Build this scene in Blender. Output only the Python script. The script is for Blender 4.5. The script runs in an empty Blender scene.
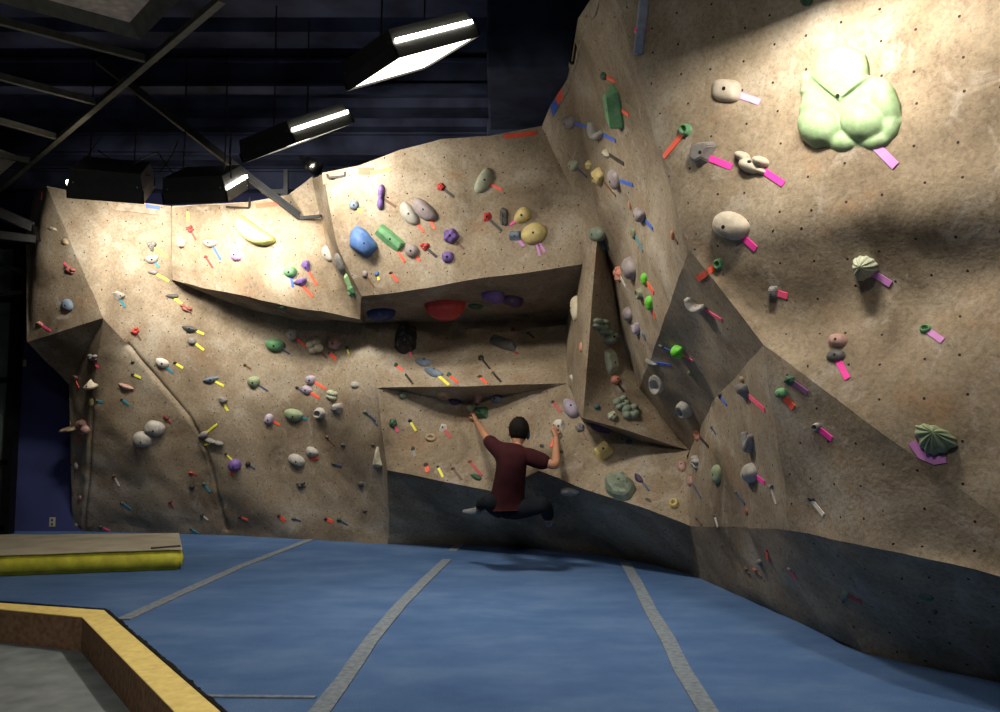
import bpy, bmesh, math, random
import numpy as np
from mathutils import Vector, Matrix, noise
from mathutils.bvhtree import BVHTree

# ---------------------------------------------------------------- camera, world, exposure
SC = bpy.context.scene
W, H, FPX, EYE = 1000.0, 712.0, 850.0, 1.30
TILT = math.atan(72.0 / FPX)
ST, CT = math.sin(TILT), math.cos(TILT)
cam = bpy.data.cameras.new('camera'); camo = bpy.data.objects.new('camera', cam)
SC.collection.objects.link(camo); SC.camera = camo
cam.sensor_fit = 'HORIZONTAL'; cam.sensor_width = 36.0; cam.lens = 36.0 * FPX / W
cam.clip_start = 0.05; cam.clip_end = 100
camo.location = (0, 0, EYE); camo.rotation_euler = (math.pi / 2 + TILT, 0, 0)

wd = bpy.data.worlds.new('world'); SC.world = wd; wd.use_nodes = True
wd.node_tree.nodes['Background'].inputs[0].default_value = (0.66, 0.66, 0.70, 1)
wd.node_tree.nodes['Background'].inputs[1].default_value = 0.022
SC.view_settings.view_transform = 'Standard'; SC.view_settings.look = 'None'
SC.view_settings.gamma = 1.0; SC.view_settings.use_curve_mapping = False
SC.view_settings.exposure = 0.0
LAMP_W = 47.0

SC.cycles.diffuse_bounces = 2
COL = SC.collection
RND = random.Random(7)

def ray(px, py):
    a = (px - W / 2) / FPX; b = (H / 2 - py) / FPX
    return Vector((a, CT - b * ST, ST + b * CT))
def P(px, py, Y):
    d = ray(px, py); return Vector((0, 0, EYE)) + d * (Y / d.y)
def FZ(px, py, z=0.0):
    d = ray(px, py); return Vector((0, 0, EYE)) + d * ((z - EYE) / d.z)

# ---------------------------------------------------------------- object helpers
def link(name, me, parent=None):
    o = bpy.data.objects.new(name, me); COL.objects.link(o)
    if parent is not None: o.parent = parent
    return o
def tag(o, label=None, cat=None, group=None, kind=None):
    if label: o['label'] = label
    if cat: o['category'] = cat
    if group: o['group'] = group
    if kind: o['kind'] = kind
    return o
def mesh(name, vs, fs, mat, parent=None, smooth=False):
    me = bpy.data.meshes.new(name); me.from_pydata([tuple(v) for v in vs], [], [tuple(f) for f in fs])
    bm = bmesh.new(); bm.from_mesh(me); bmesh.ops.recalc_face_normals(bm, faces=bm.faces); bm.to_mesh(me); bm.free()
    if smooth:
        for p in me.polygons: p.use_smooth = True
    me.materials.append(mat)
    return link(name, me, parent)
def empty(name, loc, rot=(0, 0, 0)):
    o = bpy.data.objects.new(name, None); o.empty_display_size = 0.1; COL.objects.link(o)
    o.location = loc; o.rotation_euler = rot; return o
class MB:
    """collects shapes for one mesh"""
    def __init__(s): s.v = []; s.f = []
    def add(s, vs, fs):
        n = len(s.v); s.v += [Vector(v) for v in vs]; s.f += [tuple(i + n for i in f) for f in fs]; return s
    def box(s, x0, x1, y0, y1, z0, z1):
        return s.add([(x, y, z) for x in (x0, x1) for y in (y0, y1) for z in (z0, z1)],
                     [(0, 1, 3, 2), (4, 6, 7, 5), (0, 4, 5, 1), (2, 3, 7, 6), (0, 2, 6, 4), (1, 5, 7, 3)])
    def bar(s, a, b, w, h, up=(0, 0, 1)):
        a = Vector(a); b = Vector(b); d = (b - a).normalized(); u = Vector(up)
        x = d.cross(u)
        if x.length < 1e-4: x = d.cross(Vector((1, 0, 0)))
        x.normalize(); u = x.cross(d).normalized()
        vs = [p + x * (i * w / 2) + u * (j * h / 2) for p in (a, b) for (i, j) in ((-1, -1), (1, -1), (1, 1), (-1, 1))]
        return s.add(vs, [(0, 1, 2, 3), (7, 6, 5, 4), (0, 4, 5, 1), (1, 5, 6, 2), (2, 6, 7, 3), (3, 7, 4, 0)])
    def tube(s, pts, r, n=10):
        pts = [Vector(p) for p in pts]; rs = r if isinstance(r, (list, tuple)) else [r] * len(pts)
        base = len(s.v); prev = None
        for i, p in enumerate(pts):
            d = (pts[min(i + 1, len(pts) - 1)] - pts[max(i - 1, 0)]).normalized()
            if prev is None:
                x = d.cross(Vector((0.13, 0.2, 1)))
                if x.length < 1e-3: x = d.cross(Vector((1, 0, 0)))
            else: x = prev - d * prev.dot(d)
            x.normalize(); prev = x; y = d.cross(x)
            for k in range(n):
                t = 2 * math.pi * k / n; s.v.append(p + (x * math.cos(t) + y * math.sin(t)) * rs[i])
        for i in range(len(pts) - 1):
            for k in range(n):
                a = base + i * n + k; b = base + i * n + (k + 1) % n
                s.f.append((a, b, b + n, a + n))
        s.f.append(tuple(base + k for k in range(n))[::-1]); s.f.append(tuple(base + (len(pts) - 1) * n + k for k in range(n)))
        return s
    def build(s, name, mat, parent=None, smooth=False, bevel=0):
        o = mesh(name, s.v, s.f, mat, parent, smooth)
        if bevel:
            m = o.modifiers.new('bevel', 'BEVEL'); m.width = bevel; m.segments = 2; m.limit_method = 'ANGLE'
        return o
def prism(pts_top, z0, z1):
    n = len(pts_top)
    vs = [(p[0], p[1], z0) for p in pts_top] + [(p[0], p[1], z1) for p in pts_top]
    fs = [tuple(range(n))[::-1], tuple(range(n, 2 * n))] + [(i, (i + 1) % n, n + (i + 1) % n, n + i) for i in range(n)]
    return vs, fs

# ---------------------------------------------------------------- materials
def newmat(name):
    m = bpy.data.materials.new(name); m.use_nodes = True; nt = m.node_tree
    return m, nt, nt.nodes['Principled BSDF']
def N(nt, typ, **kw):
    n = nt.nodes.new(typ)
    for k, v in kw.items():
        if k in n.inputs: n.inputs[k].default_value = v
        else: setattr(n, k, v)
    return n
def rampn(nt, src, stops):
    r = nt.nodes.new('ShaderNodeValToRGB'); nt.links.new(src, r.inputs[0])
    e = r.color_ramp.elements
    e[0].position, e[0].color = stops[0][0], (*stops[0][1], 1)
    e[1].position, e[1].color = stops[-1][0], (*stops[-1][1], 1)
    for p, c in stops[1:-1]:
        x = e.new(p); x.color = (*c, 1)
    return r
def mixc(nt, fac, a, b):
    m = nt.nodes.new('ShaderNodeMix'); m.data_type = 'RGBA'
    for sock, v in ((m.inputs[0], fac), (m.inputs[6], a), (m.inputs[7], b)):
        if hasattr(v, 'is_linked'): nt.links.new(v, sock)
        elif isinstance(v, (int, float)): sock.default_value = v
        else: sock.default_value = (*v, 1)
    return m.outputs[2]
def plain(name, c, rough=0.7, metal=0.0, var=0.25, scale=14.0, bump=0.15):
    m, nt, b = newmat(name)
    tc = N(nt, 'ShaderNodeTexCoord'); no = N(nt, 'ShaderNodeTexNoise', Scale=scale, Detail=5.0)
    nt.links.new(tc.outputs['Object'], no.inputs['Vector'])
    lo = tuple(x * (1 - var) for x in c); hi = tuple(min(1, x * (1 + var)) for x in c)
    r = rampn(nt, no.outputs[0], [(0.3, lo), (0.7, hi)]); nt.links.new(r.outputs[0], b.inputs['Base Color'])
    b.inputs['Roughness'].default_value = rough; b.inputs['Metallic'].default_value = metal; b.inputs['Specular IOR Level'].default_value = .5 if rough < .78 else .15
    if bump:
        bp = N(nt, 'ShaderNodeBump', Strength=bump, Distance=0.01); nt.links.new(no.outputs[0], bp.inputs['Height']); nt.links.new(bp.outputs[0], b.inputs['Normal'])
    return m
def emit(name, c, s):
    m, nt, b = newmat(name); b.inputs['Base Color'].default_value = (*c, 1)
    b.inputs['Emission Color'].default_value = (*c, 1); b.inputs['Emission Strength'].default_value = s; return m

def wall_material():
    m, nt, b = newmat('painted_plaster_climbing_wall')
    L = nt.links.new
    geo = N(nt, 'ShaderNodeNewGeometry'); uv = N(nt, 'ShaderNodeUVMap'); uv.uv_map = 'UVMap'
    def noi(sc, det=6.0, rough=0.6, dist=0.0):
        n = N(nt, 'ShaderNodeTexNoise', Scale=sc, Detail=det, Roughness=rough, Distortion=dist); L(geo.outputs['Position'], n.inputs['Vector']); return n.outputs[0]
    n1 = noi(1.3, 6, 0.62, 0.6)
    base = rampn(nt, n1, [(0.30, (0.120, 0.090, 0.060)), (0.44, (0.215, 0.168, 0.115)), (0.56, (0.280, 0.228, 0.163)), (0.70, (0.375, 0.33, 0.265))]).outputs[0]
    # rust coloured blotches
    n2 = rampn(nt, noi(2.7, 5, 0.6, 0.3), [(0.56, (0, 0, 0)), (0.72, (1, 1, 1))]).outputs[0]
    base = mixc(nt, mixf(nt, n2, 0.6), base, (0.26, 0.155, 0.085))
    # chalky pale patches
    n3 = rampn(nt, noi(3.4, 7, 0.7, 1.0), [(0.55, (0, 0, 0)), (0.70, (1, 1, 1))]).outputs[0]
    base = mixc(nt, mixf(nt, n3, 0.55), base, (0.40, 0.365, 0.32))
    # boot scuffs: fine dark specks
    n4 = rampn(nt, noi(22, 4, 0.7), [(0.60, (0, 0, 0)), (0.70, (1, 1, 1))]).outputs[0]
    base = mixc(nt, mixf(nt, n4, 0.45), base, (0.08, 0.055, 0.035))
    n5 = noi(38, 5, 0.75, 0.5)
    mm = nt.nodes.new('ShaderNodeMix'); mm.data_type = 'RGBA'; mm.blend_type = 'MULTIPLY'; mm.inputs[0].default_value = 0.75
    L(base, mm.inputs[6]); L(rampn(nt, n5, [(0.33, (0.62, 0.60, 0.57)), (0.5, (1, 1, 1)), (0.68, (1.28, 1.27, 1.25))]).outputs[0], mm.inputs[7]); base = mm.outputs[2]
    # bolt hole grid
    vo = N(nt, 'ShaderNodeTexVoronoi', Scale=5.3, Randomness=0.28); vo.voronoi_dimensions = '2D'; L(uv.outputs[0], vo.inputs['Vector'])
    lt = N(nt, 'ShaderNodeMath', operation='LESS_THAN'); L(vo.outputs['Distance'], lt.inputs[0]); lt.inputs[1].default_value = 0.036
    base = mixc(nt, lt.outputs[0], base, (0.015, 0.010, 0.008))
    L(base, b.inputs['Base Color'])
    b.inputs['Roughness'].default_value = 0.82
    b.inputs['Specular IOR Level'].default_value = 0.25
    bp = N(nt, 'ShaderNodeBump', Strength=0.30, Distance=0.012)
    ad = N(nt, 'ShaderNodeMath', operation='MULTIPLY_ADD'); L(noi(9, 8, 0.65, 0.4), ad.inputs[0]); ad.inputs[1].default_value = 1.0; L(noi(45, 4, 0.6), ad.inputs[2])
    L(ad.outputs[0], bp.inputs['Height']); L(bp.outputs[0], b.inputs['Normal'])
    return m
def mixf(nt, sock, k):
    n = nt.nodes.new('ShaderNodeMath'); n.operation = 'MULTIPLY'; nt.links.new(sock, n.inputs[0]); n.inputs[1].default_value = k; return n.outputs[0]

def mat_material():
    m, nt, b = newmat('blue_carpet'); L = nt.links.new
    geo = N(nt, 'ShaderNodeNewGeometry')
    mp = N(nt, 'ShaderNodeMapping'); mp.inputs['Scale'].default_value = (0.8, 1.25, 1); L(geo.outputs['Position'], mp.inputs['Vector'])
    a = N(nt, 'ShaderNodeTexNoise', Scale=1.6, Detail=7.0, Roughness=0.65); L(mp.outputs[0], a.inputs['Vector'])
    f = N(nt, 'ShaderNodeTexNoise', Scale=170.0, Detail=2.0); L(geo.outputs['Position'], f.inputs['Vector'])
    c = rampn(nt, a.outputs[0], [(0.32, (0.062, 0.125, 0.275)), (0.5, (0.082, 0.155, 0.32)), (0.70, (0.12, 0.20, 0.37))]).outputs[0]
    g = rampn(nt, f.outputs[0], [(0.35, (0.6, 0.6, 0.6)), (0.65, (1.25, 1.25, 1.25))]).outputs[0]
    mu = nt.nodes.new('ShaderNodeMix'); mu.data_type = 'RGBA'; mu.blend_type = 'MULTIPLY'; mu.inputs[0].default_value = 0.6
    L(c, mu.inputs[6]); L(g, mu.inputs[7]); L(mu.outputs[2], b.inputs['Base Color'])
    b.inputs['Roughness'].default_value = 1.0; b.inputs['Specular IOR Level'].default_value = 0.1
    bp = N(nt, 'ShaderNodeBump', Strength=0.35, Distance=0.01); L(f.outputs[0], bp.inputs['Height']); L(bp.outputs[0], b.inputs['Normal'])
    return m

MW = wall_material()
M_EDGE = plain('plywood_edge', (0.30, 0.25, 0.19), 0.85)
M_MAT = mat_material()
M_SEAM = plain('grey_seam_tape', (0.19, 0.225, 0.265), 0.9, scale=30)
M_NAVY = plain('navy_paint', (0.028, 0.036, 0.13), 0.75, var=0.2, scale=3)
M_DECK = plain('dark_navy_ceiling', (0.04, 0.048, 0.09), 0.85, var=0.6, scale=2.0, bump=0)
M_SOFF = plain('slate_navy_paint', (0.035, 0.045, 0.075), 0.8, var=0.35, scale=5)
M_BLACK = plain('black_metal', (0.012, 0.012, 0.012), 0.35, metal=0.6, var=0.3)
M_LAMPBLK = plain('black_enamel', (0.022, 0.022, 0.020), 0.42, var=0.2)
M_GUN = plain('steel_strut', (0.018, 0.02, 0.024), 0.6, metal=0.2)
M_TBAR = plain('olive_grey_tbar', (0.16, 0.155, 0.12), 0.7)
M_TILE = plain('beige_ceiling_tile', (0.82, 0.68, 0.56), 0.9)
M_CHROME = plain('polished_metal', (0.7, 0.68, 0.65), 0.25, metal=1.0, bump=0)
M_YEL = plain('yellow_paint', (0.92, 0.70, 0.22), 0.6, var=0.12, scale=20)
M_BROWN = plain('brown_carpeted_wood', (0.30, 0.18, 0.11), 0.9, var=0.3, scale=25)
M_FRINGE = plain('black_carpet_fringe', (0.012, 0.012, 0.012), 1.0)
M_GREYFL = plain('grey_rubber_floor', (0.20, 0.23, 0.235), 0.75, var=0.25, scale=6)
M_PADTOP = plain('greige_vinyl', (0.40, 0.37, 0.29), 0.7, var=0.18, scale=4)
M_PADSIDE = plain('yellow_green_vinyl', (0.66, 0.62, 0.05), 0.5, var=0.25, scale=9)
M_STRAP = plain('dark_strap', (0.06, 0.055, 0.05), 0.8)
M_GLASS = plain('dark_window_glass', (0.07, 0.09, 0.08), 0.2, var=0.6, scale=1.5, bump=0)
M_PLATE = plain('beige_plastic_plate', (0.34, 0.32, 0.24), 0.5, bump=0)
M_WIRE = plain('black_cable', (0.006, 0.006, 0.007), 0.5, bump=0)
M_LENS = emit('bright_lamp_lens', (1.0, 0.93, 0.80), 6.0)
M_TUBE = emit('glowing_lamp_slot', (1.0, 0.95, 0.82), 26.0)

# ---------------------------------------------------------------- the climbing wall: one folded surface
V = {}
for k, px, py, Y in [
    ('tlA', 35, 191, 9.8), ('tlM', 26, 240, 9.8), ('tlB', 27, 342, 9.7), ('rdT', 47, 187, 9.25), ('rdB', 103, 318, 9.3),
    ('leA', 69, 385, 10.2), ('s1', 92, 400, 9.95), ('k1', 128, 345, 9.68), ('k2', 190, 418, 9.95), ('k3', 206, 452, 10.05),
    ('t1', 110, 200, 9.3), ('t2', 172, 207, 9.2), ('BL', 172, 280, 9.45), ('t2b', 171, 207, 9.36), ('BLb', 171, 281, 9.60), ('t3', 250, 203, 8.95), ('t3b', 288, 196, 8.75), ('t4', 312, 178, 8.6),
    ('vm', 327, 252, 8.75), ('BR', 360, 319, 8.85), ('lm', 262, 300, 8.95),
    ('m1', 322, 174, 8.2), ('m2', 337, 243, 8.27), ('m3', 361, 297, 8.42), ('mt1', 358, 167, 8.1), ('mt2', 400, 151, 8.05), ('mt3', 440, 141, 8.02),
    ('mt4', 490, 137, 8.0), ('mt5', 542, 127, 8.05), ('fr1', 575, 195, 7.72), ('ap', 598, 228, 7.5), ('m4', 583, 264, 7.78), ('mm', 470, 281, 8.1),
    ('u1', 364, 322, 9.3), ('u2', 470, 322, 9.45), ('u3', 566, 320, 9.3), ('d1', 185, 285, 9.6), ('d2', 250, 310, 9.6), ('d3', 300, 321, 9.5),
    ('g', 300, 400, 9.68), ('l1a', 376, 388, 9.0), ('l1b', 470, 386, 8.65), ('l1c', 566, 383, 8.4), ('l2b', 465, 402, 9.15), ('l2c', 556, 387, 8.45),
    ('A', 387, 470, 9.0), ('B', 495, 492, 8.45), ('C', 538, 471, 8.1), ('D', 587, 490, 7.8), ('E', 640, 507, 7.4), ('G', 690, 526, 7.15),
    ('pb', 583, 418, 7.6), ('pl1', 581, 421, 8.2), ('pl2', 640, 441, 7.95), ('q', 690, 450, 7.75),
    ('p0', 612, 275, 7.95), ('p0b', 625, 350, 8.0), ('p1', 636, 395, 8.1),
    ('e1', 553, 100, 7.6), ('e2', 566, 75, 7.1), ('e3', 574, 45, 6.5), ('e4', 578, 20, 6.0), ('e5', 590, 2, 5.7), ('v0', 602, -40, 5.2),
    ('v1', 612, 40, 5.4), ('v2', 656, 135, 5.3), ('v3a', 672, 190, 5.1), ('v3', 690, 250, 4.95),
    ('n', 712, 402, 6.5), ('c', 765, 345, 4.66), ('c2', 880, 430, 4.1), ('c3', 1080, 579, 3.55),
    ('r1', 745, 236, 4.62), ('r2', 762, 322, 4.76), ('rR', 1100, 180, 3.3), ('rbR', 1100, 275, 3.52),
    ('tm', 800, -130, 4.3), ('tR', 1100, -330, 3.25), ('lM', 740, 527, 6.1), ('lp1', 790, 530, 4.9), ('lp2', 880, 549, 4.2), ('lp3', 1080, 598, 3.5)]:
    V[k] = P(px, py, Y)
for k, px, py in [('b0', 72, 531), ('s2', 84, 532), ('kb', 228, 536), ('b300', 300, 540), ('b388', 388, 545), ('f470', 470, 546), ('f540', 540, 550), ('f600', 600, 556),
                  ('f650', 650, 565), ('f690', 690, 575), ('f760', 760, 606), ('f800', 800, 624), ('f865', 865, 655), ('f930', 930, 669), ('f1000', 1000, 684), ('f1080', 1080, 701)]:
    V[k] = FZ(px, py, -0.01)
FACES = {
 0: ['tlA rdT rdB tlB tlM', 'tlB rdB leA', 'rdB s1 s2 b0 leA', 'rdB k1 k2 k3 kb s2 s1', 'rdT t1 t2b BLb k1 rdB', 't2 BL BLb t2b', 't2 t3 t3b t4 vm BR lm BL',
     'BL lm BR u1 d3 d2 d1 BLb', 'BLb d1 d2 k2 k1', 'd2 d3 g k2', 'd3 u1 l1a g', 'g l1a A b388 b300', 'k2 g b300 kb k3'],
 1: ['t4 m1 m2 m3 BR vm', 'm1 mt1 mt2 mt3 mt4 mt5 fr1 ap m4 mm m3 m2', 'm3 BR u1', 'm3 mm m4 u3 u2 u1', 'u1 u2 l1b l1a', 'u2 u3 l1c l1b', 'm4 l1c u3',
     'm4 ap pb l1c', 'l1a l1b l2b', 'l1b l1c l2c l2b', 'l1a l2b B A', 'l2b l2c C B', 'l2c l1c pl1 D C', 'l1c pb pl1', 'pl1 pl2 E D', 'pl2 q G E',
     'pb q pl2 pl1', 'ap p0 p0b p1 q pb', 'A B f470 b388', 'B C f540 f470', 'C D f600 f540', 'D E f650 f600', 'E G f690 f650'],
 2: ['mt5 e1 e2 e3 v2 ap fr1', 'e3 e4 e5 v0 v1 v2', 'ap v2 v3a v3 p0', 'p0 v3 p1 p0b', 'p1 v3 n q', 'v3 c n', 'v3 r2 c', 'v3 r1 r2', 'n c lp1 lM G q', 'c c2 lp2 lp1', 'c2 c3 lp3 lp2',
     'v0 tm tR rR r1 v3 v3a v2 v1', 'r1 rR rbR r2', 'r2 rbR c3 c2 c', 'G lM lp1 f865 f800 f760 f690', 'lp1 lp2 lp3 f1080 f1000 f930 f865']}

SOFT = [('v0 tm tR rR r1 v3 v3a v2 v1', 'r1 rR rbR r2'), ('r1 rR rbR r2', 'r2 rbR c3 c2 c'), ('v3 r1 r2', 'v0 tm tR rR r1 v3 v3a v2 v1'), ('v3 r1 r2', 'r1 rR rbR r2'), ('v3 r2 c', 'r2 rbR c3 c2 c'),
        ('v3 r2 c', 'v3 r1 r2'), ('rdT t1 t2b BLb k1 rdB', 'BLb d1 d2 k2 k1'), ('BLb d1 d2 k2 k1', 'd2 d3 g k2'), ('d2 d3 g k2', 'd3 u1 l1a g'), ('d3 u1 l1a g', 'g l1a A b388 b300'),
        ('k2 g b300 kb k3', 'g l1a A b388 b300'), ('d2 d3 g k2', 'k2 g b300 kb k3'), ('mt5 e1 e2 e3 v2 ap fr1', 'e3 e4 e5 v0 v1 v2'), ('e3 e4 e5 v0 v1 v2', 'v0 tm tR rR r1 v3 v3a v2 v1'), ('ap v2 v3a v3 p0', 'v0 tm tR rR r1 v3 v3a v2 v1'),
        ('ap v2 v3a v3 p0', 'p0 v3 p1 p0b'), ('mt5 e1 e2 e3 v2 ap fr1', 'ap v2 v3a v3 p0'), ('l2b l2c C B', 'l2c l1c pl1 D C'), ('l1a l2b B A', 'l2b l2c C B'), ('l2c l1c pl1 D C', 'pl1 pl2 E D'), ('pl1 pl2 E D', 'pl2 q G E'),
        ('c c2 lp2 lp1', 'c2 c3 lp3 lp2'), ('A B f470 b388', 'B C f540 f470'), ('B C f540 f470', 'C D f600 f540'), ('C D f600 f540', 'D E f650 f600'), ('D E f650 f600', 'E G f690 f650'), ('pl2 q G E', 'n c lp1 lM G q'), ('v3 c n', 'p1 v3 n q')]
GROOVE = [('k1', 'k2'), ('k2', 'k3'), ('k3', 'kb'), ('s1', 's2')]
def build_wall():
    bm = bmesh.new(); uvl = bm.loops.layers.uv.new('UVMap'); gl = bm.faces.layers.int.new('grp'); sl_ = bm.faces.layers.int.new('src'); nrm = []
    vv = {k: bm.verts.new(p) for k, p in V.items()}
    faces = []
    for g, lst in FACES.items():
        for s in lst:
            try: f = bm.faces.new([vv[k] for k in s.split()])
            except Exception as e: print('face', s, e); continue
            f[gl] = g; f[sl_] = len(nrm); faces.append(f)
            n = Vector((0, 0, 0)); pts = [v.co for v in f.verts]
            for i in range(len(pts)):
                a, b = pts[i], pts[(i + 1) % len(pts)]
                n += Vector(((a.y - b.y) * (a.z + b.z), (a.z - b.z) * (a.x + b.x), (a.x - b.x) * (a.y + b.y)))
            n.normalize()
            if n.dot(pts[0] - Vector((0, 0, EYE))) > 0: n = -n
            nrm.append(n.copy())
            u = Vector((0, 0, 1)).cross(n)
            if u.length < 0.05: u = Vector((1, 0, 0))
            u.normalize(); w = n.cross(u)
            for l in f.loops: l[uvl].uv = (l.vert.co.dot(u) + 30, l.vert.co.dot(w) + 30)
    bmesh.ops.triangulate(bm, faces=bm.faces[:], quad_method='BEAUTY', ngon_method='BEAUTY')
    crease = {}
    for it in range(7):
        thr = 0.12
        es = [e for e in bm.edges if e.calc_length() > thr]
        if not es: break
        bmesh.ops.subdivide_edges(bm, edges=es, cuts=1, use_grid_fill=False)
        bmesh.ops.triangulate(bm, faces=[f for f in bm.faces if len(f.verts) > 3])
    names = [s for g in (0, 1, 2) for s in FACES[g]]
    SOFT0 = 0; ix = lambda s: names.index(s)
    SOFTP = {frozenset((ix(a), ix(b))) for a, b in SOFT}
    def near(p):
        for a_, b_ in GROOVE:
            A_, B_ = V[a_], V[b_]; ab = B_ - A_; t = max(0, min(1, (p - A_).dot(ab) / ab.length_squared))
            if (p - A_ - ab * t).length < .09: return True
        return False
    for it in range(2):
        es = [e for e in bm.edges if e.calc_length() > .035 and near((e.verts[0].co + e.verts[1].co) / 2)]
        bmesh.ops.subdivide_edges(bm, edges=es, cuts=1); bmesh.ops.triangulate(bm, faces=[f for f in bm.faces if len(f.verts) > 3])
    hard = set()
    for e in bm.edges:
        if len(e.link_faces) == 2:
            a_, b_ = e.link_faces[0][sl_], e.link_faces[1][sl_]
            if a_ != b_ and nrm[a_].dot(nrm[b_]) < math.cos(math.radians(11)) and not (min(a_, b_) >= SOFT0 and frozenset((a_, b_)) in SOFTP): e.smooth = False; hard.update(e.verts)
    inner = [v for v in bm.verts if not v.is_boundary and v not in hard]
    for it in range(5):
        bmesh.ops.smooth_vert(bm, verts=inner, factor=0.5, use_axis_x=True, use_axis_y=True, use_axis_z=True)
    for f in bm.faces: f.normal_update()
    for f in bm.faces:
        if f.normal.dot(f.calc_center_median() - Vector((0, 0, EYE))) > 0: f.normal_flip()
    bm.normal_update()
    for v in bm.verts:
        if v.co.z < 0.05: continue
        gr = 0
        for a_, b_ in GROOVE:
            A_, B_ = V[a_], V[b_]; ab = B_ - A_; t = max(0, min(1, (v.co - A_).dot(ab) / ab.length_squared)); rr_ = (v.co - A_ - ab * t).length
            if rr_ < .12: gr = max(gr, math.exp(-(rr_ / .026) ** 2))
        d = -.032 * gr + noise.noise(v.co * 1.4) * 0.035 + noise.noise(v.co * 4.5 + Vector((7, 3, 1))) * 0.016
        v.co += v.normal * d if not v.is_boundary else Vector((0, 0, d * 0.8))
    print('wall verts', len(bm.verts))
    bvh = BVHTree.FromBMesh(bm)
    objs = []
    for g, nm in ((0, 'wall_left'), (1, 'wall_back'), (2, 'wall_right')):
        b2 = bm.copy(); g2 = b2.faces.layers.int['grp']
        bmesh.ops.delete(b2, geom=[f for f in b2.faces if f[g2] != g], context='FACES')
        for f in b2.faces: f.smooth = True
        me = bpy.data.meshes.new(nm); b2.to_mesh(me); b2.free(); me.materials.append(MW)
        o = link(nm, me); tag(o, kind='structure'); objs.append(o)
    bm.free()
    return bvh, objs
BVH, WALLS = build_wall()
def hit(px, py):
    d = ray(px, py).normalized(); c, n, i, dist = BVH.ray_cast(Vector((0, 0, EYE)), d)
    if c is None: return None, None
    # average the normal round the spot
    acc = Vector(n)
    for dx, dy in ((4, 0), (-4, 0), (0, 4), (0, -4)):
        c2, n2, _, _ = BVH.ray_cast(Vector((0, 0, EYE)), ray(px + dx, py + dy).normalized())
        if c2 is not None and (c2 - c).length < 0.3: acc += n2
    n = acc.normalized()
    if n.dot(d) > 0: n = -n
    return c, n
# plywood edge along the top of the climbing wall: thickness going back from each section
def top_edge(keys, name):
    mb = MB(); pts = [V[k] for k in keys]
    back = Vector((0.03, 0.10, -0.02))
    for a, b in zip(pts[:-1], pts[1:]):
        dd = (b - a); side = Vector((-dd.y, dd.x, 0)).normalized()
        if side.y < 0 and abs(side.y) > abs(side.x): side = -side
        elif abs(side.x) >= abs(side.y) and side.x < 0: side = -side
        vs = [a + Vector((0, 0, .012)), b + Vector((0, 0, .012)), b + side * 0.11, a + side * 0.11, a - Vector((0, 0, .10)) + side * .03, b - Vector((0, 0, .10)) + side * .03,
              b - Vector((0, 0, .10)) + side * .11, a - Vector((0, 0, .10)) + side * .11]
        mb.add(vs, [(0, 1, 2, 3), (4, 7, 6, 5), (3, 2, 6, 7), (0, 4, 5, 1), (0, 3, 7, 4), (1, 5, 6, 2)])
    return tag(mb.build(name, M_EDGE), kind='structure')
top_edge(['tlA', 'rdT', 't1', 't2b'], 'trim_1')
top_edge(['t2', 't3', 't3b', 't4'], 'trim_4')
top_edge(['m1', 'mt1', 'mt2', 'mt3', 'mt4', 'mt5'], 'trim_2')
top_edge(['mt5', 'e1', 'e2', 'e3', 'e4', 'e5', 'v0'], 'trim_3')

# ---------------------------------------------------------------- room shell
GZ = -0.19
vs, fs = [], []
floor = MB().box(-9, 7, -3, 13, GZ - 0.1, GZ).build('floor', M_GREYFL); tag(floor, kind='structure')
outer = [FZ(-400, 566), FZ(0, 600.5), FZ(106, 608.5), FZ(226, 712), FZ(330, 810), Vector((0.0, 0.9, 0))]
poly = [Vector((-8.5, outer[0].y, 0))] + outer + [Vector((6.5, 0.9, 0)), Vector((6.5, 12.5, 0)), Vector((-8.5, 12.5, 0))]
mv, mf = prism([(p.x, p.y) for p in poly], GZ, 0.0)
mato = mesh('floor_mat', mv, mf, M_MAT)
tag(mato, 'blue carpeted padded gym floor in front of the climbing wall', 'floor mat'); mato['kind'] = 'structure'
mato.name = 'floor_padding'
# ceiling: corrugated deck, ribs across
mb = MB(); zc = 4.95; y = 2.0; prof = []
while y < 12.6:
    prof += [(y, zc), (y + .34, zc), (y + .40, zc + .12), (y + .56, zc + .12)]; y += .62
n = len(prof)
mb.add([(x, p[0], p[1]) for x in (-9, 7) for p in prof], [(i, i + 1, n + i + 1, n + i) for i in range(n - 1)])
tag(mb.build('ceiling', M_DECK), kind='structure')
tag(MB().box(-9, 7, -3, 2.05, zc, zc + .1).build('ceiling_front', M_DECK), kind='structure')
tag(MB().box(-9, 7, 12.4, 12.6, GZ, 5.1).build('wall_rear', M_NAVY), kind='structure')
tag(MB().box(-9.1, -9, -3, 12.6, GZ, 5.1).build('wall_side', M_DECK), kind='structure')
# navy partition at the far left, running back behind the climbing wall
x0 = P(14, 430, 10.9).x; x1 = P(120, 430, 10.9).x
nv = tag(MB().box(x0, x1, 10.9, 11.0, 0, 4.0).build('wall_blue', M_NAVY), kind='structure')

# joists hanging under the deck
for i, yy in enumerate((6.0, 8.2, 10.3, 11.8)):
    j = MB(); j.bar((-9, yy, 4.78), (7, yy, 4.78), 0.10, 0.26)
    j.bar((-9, yy, 4.92), (7, yy, 4.92), 0.2, 0.03); j.bar((-9, yy, 4.66), (7, yy, 4.66), 0.2, 0.03)
    o = j.build('ceiling_joist', M_DECK); tag(o, ['dark navy steel joist under the ceiling, closest of them to the camera', 'dark navy steel joist under the ceiling above the hanging floodlights', 'dark navy steel joist under the ceiling behind the recessed wall section', 'dark navy steel joist under the ceiling, farthest and lowest in view'][i], 'joist', 'steel joists under the ceiling')
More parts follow.
